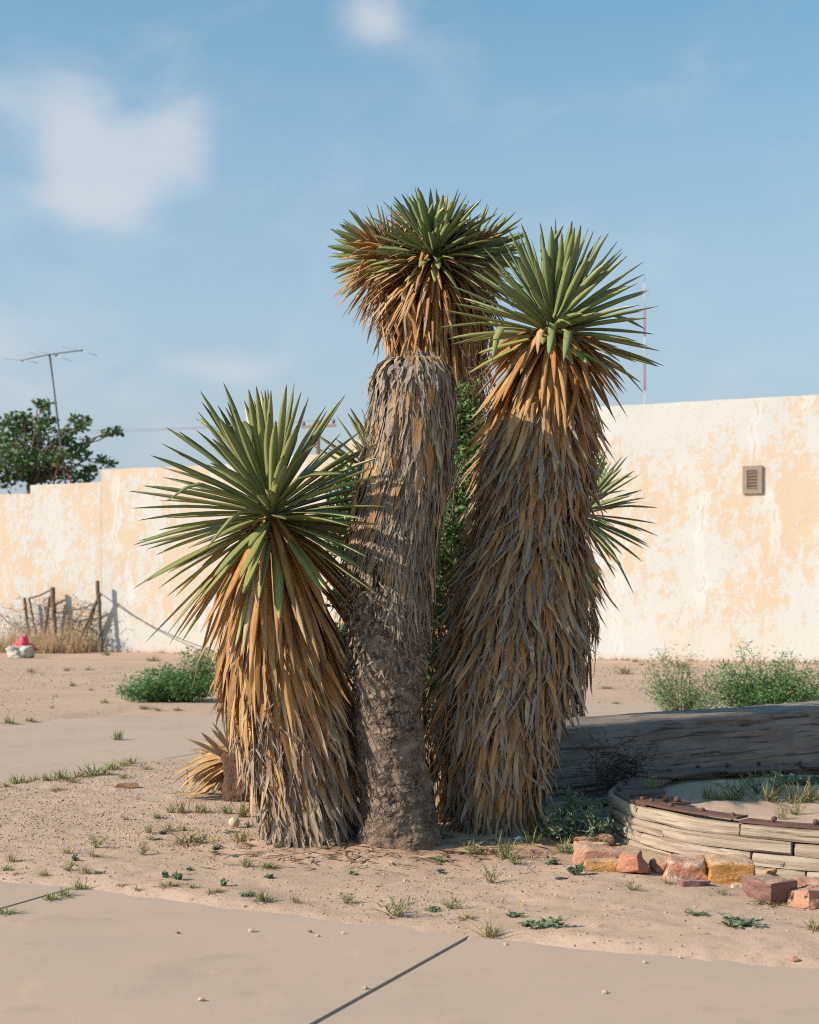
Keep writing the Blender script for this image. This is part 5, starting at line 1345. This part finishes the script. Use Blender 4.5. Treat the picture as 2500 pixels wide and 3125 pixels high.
# gravel and dead scraps strewn over the sand
rg = rngs(80)
ico = np.array([(0, -.526, .851), (0, .526, .851), (0, -.526, -.851), (0, .526, -.851), (-.526, .851, 0), (.526, .851, 0), (-.526, -.851, 0), (.526, -.851, 0), (-.851, 0, -.526), (-.851, 0, .526), (.851, 0, -.526), (.851, 0, .526)])
icf = np.array([(0, 11, 1), (0, 1, 9), (0, 9, 6), (0, 6, 7), (0, 7, 11), (1, 11, 5), (11, 7, 10), (7, 6, 2), (6, 9, 8), (9, 1, 4), (3, 5, 10), (3, 10, 2), (3, 2, 8), (3, 8, 4), (3, 4, 5), (5, 11, 10), (10, 7, 2), (2, 6, 8), (8, 9, 4), (4, 1, 5)])
n = 60000; x = rg.uniform(-4.2, 3.6, n); y = 5.6 + 7.5 * rg.uniform(0, 1, n) ** 1.1
gz = ground_z(x, y); left = np.clip((-.6 - x) / .8, 0, 1)
keep = (gz > .002) & (rg.uniform(0, 1, n) < (.12 + .75 * np.clip(fbm(x * .9, y * .9, seed=55, oct=3) * .9 + .1, 0, 1) + .75 * left * np.clip((y - 7.9) / .8, 0, 1))) & (np.hypot(x - WC[0], y - WC[1]) > 1.66)
x, y, gz = x[keep][:17000], y[keep][:17000], gz[keep][:17000]; n = len(x)
sz_ = .0028 + .0055 * rg.uniform(0, 1, n) ** 3.5 + .0012 * (y > 8.5)
V = ico[None] * rg.uniform(.6, 1.25, (n, 12, 1)) * (sz_[:, None] * rg.uniform(.7, 1.4, (n, 3)) * np.array((1, 1, .7)))[:, None]
ca, sa = np.cos(th := rg.uniform(0, 6.28, n)), np.sin(th)
V = np.stack([V[..., 0] * ca[:, None] - V[..., 1] * sa[:, None], V[..., 0] * sa[:, None] + V[..., 1] * ca[:, None], V[..., 2]], -1) + np.stack([x, y, gz + sz_ * .25], -1)[:, None]
A = np.zeros((n, 12, 4)); A[..., 3] = rg.uniform(0, 1, n)[:, None]; A[..., 2] = (rg.uniform(0, 1, n) ** 6)[:, None]
n2_ = 9000; x2 = rg.uniform(-9, 8, n2_); y2 = 11 + 22 * rg.uniform(0, 1, n2_) ** 1.2; g2 = ground_z(x2, y2); kp = (g2 > .004) & (np.abs(x2) < y2 * .4) & (fbm(x2 * .7, y2 * .7, seed=57) > -.25)
x2, y2, g2 = x2[kp], y2[kp], g2[kp]; n2_ = len(x2); s2 = rg.uniform(.006, .016, n2_) * (y2 / 16)
V2 = ico[None] * rg.uniform(.6, 1.25, (n2_, 12, 1)) * (s2[:, None] * np.array((1.3, 1, .6)))[:, None] + np.stack([x2, y2, g2], -1)[:, None]
A2 = np.zeros((n2_, 12, 4)); A2[..., 3] = rg.uniform(0, 1, n2_)[:, None]; A2[..., 2] = (rg.uniform(0, 1, n2_) ** 3)[:, None]
V = np.concatenate([V, V2]); A = np.concatenate([A, A2]); n += n2_
GRAV = mat_leafy('gravel', (.36, .275, .215), (.52, .42, .335), (.17, .12, .10), 0.0)
tag(ob('gravel', mesh_np('gravel', V.reshape(-1, 3), (icf[None] + (np.arange(n) * 12)[:, None, None]).reshape(-1, 3), GRAV, A.reshape(-1, 4), smooth=False)), 'fine pale gravel scattered over the sand', 'gravel', kind='stuff')
n = 5200; x = rg.uniform(-3.2, 2.6, n); y = rg.uniform(5.7, 10.2, n); gz = ground_z(x, y); fs = front_sd(x, y)
keep = (gz > .003) & ((rg.uniform(0, 1, n) < .16) | ((fs < .35) & (rg.uniform(0, 1, n) < .55) & (fbm(x * 2, y * 2, seed=77) > -.05)) | ((np.hypot(x - .1, y - 8.6) < 1.1) & (rg.uniform(0, 1, n) < .5))) & (np.hypot(x - WC[0], y - WC[1]) > 1.64)
x, y, gz = x[keep], y[keep], gz[keep]; n = len(x); th = rg.uniform(0, 6.28, n); L = rg.uniform(.008, .05, n) * rg.uniform(.4, 1, n); w_ = rg.uniform(.001, .004, n)
d = np.stack([np.cos(th), np.sin(th), rg.normal(0, .12, n)], -1) * L[:, None] / 2; s_ = np.stack([-np.sin(th), np.cos(th), rg.normal(0, .3, n)], -1) * w_[:, None]; c = np.stack([x, y, gz + .004], -1)
V = np.stack([c - d, c + s_ + (0, 0, .003), c + d, c - s_ + (0, 0, .003)], 1); A = np.zeros((n, 4, 4)); A[..., 3] = rg.uniform(0, 1, n)[:, None]; A[..., 2] = (rg.uniform(0, 1, n) ** 3)[:, None]
n5 = 260; cc = np.array([(-.59, 8.5), (-.05, 8.4), (.5, 8.75)])[rg.integers(0, 3, n5)]; aa = rg.uniform(math.pi, 2 * math.pi, n5); r5 = .26 + np.abs(rg.normal(0, .18, n5)); x5, y5 = cc[:, 0] + r5 * np.cos(aa) * 1.2, cc[:, 1] + r5 * np.sin(aa)
t5 = rg.uniform(0, 6.28, n5); L5 = rg.uniform(.04, .20, n5); d5 = np.stack([np.cos(t5), np.sin(t5) * .8, rg.normal(0, .08, n5)], -1) * L5[:, None] / 2; s5 = np.stack([-np.sin(t5), np.cos(t5), rg.normal(0, .3, n5)], -1) * rg.uniform(.004, .012, n5)[:, None]; c5 = np.stack([x5, y5, ground_z(x5, y5) + .010], -1)
V5 = np.stack([c5 - d5, c5 + s5 + (0, 0, .004), c5 + d5, c5 - s5 + (0, 0, .004)], 1); A5 = np.zeros((n5, 4, 4)); A5[..., 3] = rg.uniform(0, 1, n5)[:, None]; A5[..., 2] = rg.uniform(0, 1, n5)[:, None]
V = np.concatenate([V, V5]); A = np.concatenate([A, A5]); n += n5
tag(ob('plant_litter', mesh_np('plant_litter', V.reshape(-1, 3), (np.array([(0, 1, 2), (0, 2, 3)])[None] + (np.arange(n) * 4)[:, None, None]).reshape(-1, 3), mat_leafy('litter', (.20, .13, .085), (.30, .21, .13), (.45, .36, .23), 0), A.reshape(-1, 4))), 'dead leaf scraps and twigs strewn on the sand', 'plant litter', kind='stuff')


# ------------------------------------------------------------------ stick fence before the wall
def rg5(x, y): return .4638 * x, 1750 + .4638 * y
def fpt(x, y, off=.38):                                             # a point of the fence plane, off metres before the wall
    px, py = rg5(x, y); s_ = wall_s(px); yy = wpt(s_, off)[1]
    return at(px, py, yy)


rg = rngs(90); fb = fpt(400, 530)
fence = empty('stick_fence', (fb[0], fb[1], 0), 'ramshackle fence of leaning sticks, rope and netting before the peach wall', 'fence')
def fpart(name, pts, rad, mat, sides=7, wob=.012):
    q = np.array(pts, float); t = np.linspace(0, 1, len(q)); tt = np.linspace(0, 1, 14); q = np.stack([np.interp(tt, t, q[:, i]) for i in range(3)], -1) + rg.normal(0, wob, (14, 3)) * np.sin(tt * math.pi)[:, None]
    v, f4, f3 = tube(q, np.linspace(rad, rad * .75, 14), sides); reparent(ob(name, mesh_np(name, v, [f4, f3], mat)), fence)
def down(p): return np.array((p[0], p[1], -.1))
for top, bot, rad in (((160, 160), (205, 520), .045), ((345, 92), (372, 545), .075), ((328, 150), (278, 520), .045), ((640, 48), (676, 520), .06), ((662, 130), (478, 530), .055), ((640, 180), (560, 430), .035), ((190, 160), (240, 400), .03)):
    a_, b_ = fpt(*top), fpt(*bot); b_[2] = min(b_[2], .0) - .05 if bot[1] > 500 else b_[2]; fpart('post', [a_, b_], rad, STICK)
for pts, rad in ((((190, 165), (260, 145), (330, 112)), .03), (((350, 262), (450, 245), (560, 225), (645, 185)), .022), (((665, 132), (760, 200), (860, 270), (1000, 345), (1200, 440), (1410, 512)), .018), (((0, 268), (50, 320), (110, 360), (195, 355)), .018), (((195, 358), (270, 325), (350, 300)), .015), (((370, 300), (480, 330), (600, 190)), .014)):
    fpart('rope', [fpt(*p) for p in pts], rad, WIRE, 6, .008)
m = MB()
for k_ in range(34):                                                 # loose netting between the posts
    x0 = -20 + k_ * 20; q = [fpt(x0 + rg.normal(0, 8), y_ + (90 if x0 < 150 else 0) + rg.normal(0, 5), .36) for y_ in np.linspace(150 if x0 < 340 else 210, 500, 8)]; m.tube(q, .0035, 3)
for k_ in range(12):
    q = [fpt(x_, 190 + k_ * 26 + 18 * math.sin(x_ * .011 + k_ * .3) + rg.normal(0, 5), .36) for x_ in np.linspace(-20, 640, 20)]; m.tube(q, .0035, 3)
reparent(tag(ob('netting', m.mesh('netting', WIRE)), kind='stuff'), fence)
m = MB()
for k_ in range(130):
    x0 = rg.uniform(20, 640); y0_ = rg.uniform(180, 480); q = [fpt(x0 + dx, y0_ + dy, .55 + dd) for dx, dy, dd in np.cumsum(rg.normal(0, 1, (6, 3)) * (22, 16, .05), 0)]; q = np.array(q); q[:, 2] = np.maximum(q[:, 2], .03); m.tube(q, .007, 3)
reparent(tag(ob('dead_brush', m.mesh('dead_brush', mat_simple('dead_brush', (.30, .19, .12), (.22, .14, .09), 3))), kind='stuff'), fence)
weed_spots = [(470, 340), (600, 330), (440, 400)]
for i, (x, y) in enumerate(weed_spots):
    p = fpt(x, y + 30, .5); C = p + rg.normal(0, 1, (60, 3)) * np.array((.18, .1, .2)); V, f3, A = leaf_cards(rg, C, .12, .5); m = MB(); m.add(V, None, f3, A); m.tube([(p[0], p[1], 0), p + (.03, 0, 0)], .012, 4)
    tag(ob('vine', m.mesh('vine', WEED_G)), ['green vine leaves hanging in the fence netting, left one', 'green vine leaves by the tallest fence post', 'low green vine leaves under the left one in the netting'][i], 'vine', 'vines in the fence netting')

# ------------------------------------------------------------------ tree, antenna, pole, wires and mast behind the wall
rg = rngs(95); TY = 49.0
tree = empty('tree', (*at(95, 1700, TY)[:2], 0), 'dark green leafy tree rising behind the low end of the wall', 'tree')
def at6(x, y, yy): return at(x * .29, 1000 + y * .29, yy)
clumps = [(60, 1010, 60), (140, 960, 60), (240, 930, 70), (90, 1100, 90), (200, 1060, 90), (400, 800, 45), (460, 860, 40), (500, 800, 40), (420, 1000, 80), (520, 980, 70), (340, 1080, 90), (480, 1090, 80), (60, 1250, 120), (220, 1230, 120), (380, 1220, 110), (690, 1100, 60), (780, 970, 35), (800, 1060, 55), (900, 990, 45), (860, 1030, 40), (640, 1200, 80), (720, 1200, 70), (900, 1200, 45), (880, 1270, 50), (1110, 1115, 35), (1200, 1110, 40), (1260, 1095, 25), (760, 1330, 80), (900, 1350, 50), (1080, 1385, 45), (1150, 1440, 45), (1000, 1480, 50), (920, 1500, 50), (940, 1590, 40), (620, 1380, 110), (500, 1340, 120), (350, 1400, 130), (180, 1400, 140), (50, 1420, 130), (80, 1600, 120), (230, 1560, 130), (420, 1540, 130), (600, 1540, 110), (760, 1560, 80), (850, 1580, 60), (-100, 1150, 130), (-120, 1350, 150), (-100, 1550, 140), (-250, 1300, 140), (-250, 1500, 150)]
C = []; m = MB(); base = at6(330, 1900, TY); base[2] = 0; fork = at6(330, 1650, TY)
tr = branch_path(rg, base, fork, 8, .02); v, f4, f3 = tube(tr, np.linspace(.22, .16, 8), 10)
reparent(ob('trunk', mesh_np('trunk', v, [f4, f3], TWIG)), tree)
for x, y, r_ in clumps:
    c = at6(x, y, TY + rg.normal(0, .7)); rr_ = r_ * .29 / F * TY; nl = int(58 * (r_ / 80) ** 1.6) + 12
    q = rg.normal(0, 1, (nl, 3)); q /= np.linalg.norm(q, axis=1, keepdims=True); C.append(c + q * (rg.uniform(0, 1, nl) ** .5 * rr_ * 1.2)[:, None] * np.array((1.15, 1.15, .9)))
    m.tube(branch_path(rg, fork, c, 7, .06, .3), np.linspace(.05, .012, 7), 5)
C = np.concatenate(C); V, f3, A = leaf_cards(rg, C, .20, .55, .2)
reparent(tag(ob('crown', mesh_np('crown', V, f3, TREE_G, A)), kind='stuff'), tree); reparent(tag(ob('branches', m.mesh('branches', TWIG)), kind='stuff'), tree)

AY = 47.5; IRON = mat_simple('antenna_metal', (.10, .11, .12), (.14, .14, .145), 8, .5, spec=.5, metal=.4); ALU = mat_simple('antenna_rods', (.24, .25, .26), (.3, .3, .3), 8, .4, metal=.5)
REDP = mat_simple('red_paint', (.30, .05, .04), (.24, .045, .04), 8, .6)
ant = empty('tv_antenna', (*at6(680, 1700, AY)[:2], 0), 'old television antenna on a leaning mast beside the tree', 'antenna')
def ap(name, pts, rad, mat, sides=6):
    v, f4, f3 = tube(np.array(pts), rad, sides); reparent(ob(name, mesh_np(name, v, [f4, f3], mat)), ant)
mtop, mbot = at6(522, 282, AY), at6(690, 1640, AY); mbot2 = mbot + (mbot - mtop) * .6
ap('mast', [mtop, (mtop + mbot) / 2, mbot, mbot2], .035, IRON)
for dx in (-.14, .14): ap('tripod_leg', [at6(640, 1330, AY), at6(660, 1640, AY) + (dx * 2, 0, 0), at6(670, 1760, AY) + (dx * 3.2, 0, 0)], .03, REDP)
b0, b1 = at6(230, 342, AY - .6), at6(870, 238, AY + .6); ap('boom', [b0, mtop + (0, 0, .0), b1], .018, ALU)
for (xa, ya, xb, yb, xc, yc) in ((50, 330, 230, 342, 400, 372), (310, 265, 440, 300, 560, 330), (400, 250, 590, 292, 750, 352), (650, 205, 860, 240, 1025, 295)):
    ap('element', [at6(xa, ya, AY + .5), at6(xb, yb, AY), at6(xc, yc, AY - .5)], .009, ALU, 5)
for x, y in ((590, 292), (860, 240), (235, 342)):
    c = at6(x, y, AY); ap('clamp', [c - (.05, 0, 0), c + (.05, 0, 0)], .03, IRON)

PY = 88.0; PW = mat_simple('pole_wood', (.26, .15, .11), (.20, .12, .09), 3, .9, .3, .02, (1, 1, .2)); PA = mat_simple('crossarm_wood', (.50, .36, .27), (.42, .30, .22), 3, .9)
top = at(970, 1285, PY); pole = empty('utility_pole', (top[0], PY, 0), 'wooden utility pole with a single crossarm far behind the left yucca', 'utility pole')
def pp(name, pts, rad, mat, sides=8):
    v, f4, f3 = tube(np.array(pts), rad, sides); reparent(ob(name, mesh_np(name, v, [f4, f3], mat)), pole)
pp('post', [(top[0], PY, -.3), (top[0], PY, top[2])], np.array((.17, .13)), PW)
l, r_ = at(923, 1306, PY + .2), at(1026, 1298, PY - .2); m = MB(); dv = r_ - l; m.box((l + r_) / 2 + (0, -.2, 0), (np.linalg.norm(dv), .12, .15), np.array(Matrix.Rotation(math.asin(-dv[2] / np.linalg.norm(dv)), 3, 'Y')))
reparent(ob('crossarm', m.mesh('crossarm', PA, False)), pole)
for px, py in ((928, 1296), (1019, 1288), (974, 1300)):
    c = at(px, py, PY); pp('insulator', [c + (0, -.2, -.12), c + (0, -.2, 0), c + (0, -.2, .14)], np.array((.05, .10, .06)), IRON)
for i, (px, py) in enumerate(((928, 1292), (1019, 1284))):
    c = at(px, py, PY); e = at(-900, py - 60, PY + 18); t = np.linspace(0, 1, 40)[:, None]; q = c + (0, -.2, .05) + (e - c) * t; q[:, 2] -= 1.3 * np.sin(t[:, 0] * math.pi); v, f4, f3 = tube(q, .011, 4)
    tag(ob('power_line', mesh_np('power_line', v, [f4, f3], IRON)), ['thin power line running left from the left insulator of the utility pole', 'thin power line running left from the right insulator of the utility pole'][i], 'wire', 'power lines')

MY = 620.0; WHP = mat_simple('white_mast_paint', (.62, .62, .62), (.55, .55, .55), 1); RDP = mat_simple('red_mast_paint', (.42, .10, .09), (.36, .09, .08), 1)
mt = at(1968, 862, MY)[2]; mx = at(1968, 862, MY)[0]; mast = empty('radio_mast', (mx, MY, 0), 'slim red and white lattice radio mast on the horizon above the tall building', 'radio mast')
hw = .42; nb = 12
for b_ in range(nb):
    z0, z1 = mt * b_ / nb, mt * (b_ + 1) / nb; m = MB(); legs = [(mx + hw * math.cos(a_), MY + hw * math.sin(a_)) for a_ in (.5, 2.6, 4.7)]
    for x_, y_ in legs: m.tube([(x_, y_, z0), (x_, y_, z1)], .085, 4)
    nn = 8
    for k_ in range(nn):
        za, zb = z0 + (z1 - z0) * k_ / nn, z0 + (z1 - z0) * (k_ + 1) / nn
        for i in range(3): (xa, ya), (xb, yb) = legs[i], legs[(i + 1) % 3]; m.tube([(xa, ya, za), (xb, yb, zb)], .04, 3); m.tube([(xa, ya, za), (xb, yb, za)], .04, 3)
    reparent(ob('mast_section', m.mesh('mast_section', RDP if b_ % 2 == 0 else WHP)), mast)
m = MB(); m.tube([(mx, MY, mt), (mx, MY, mt + 3)], .06, 4); reparent(ob('mast_tip', m.mesh('mast_tip', RDP)), mast)
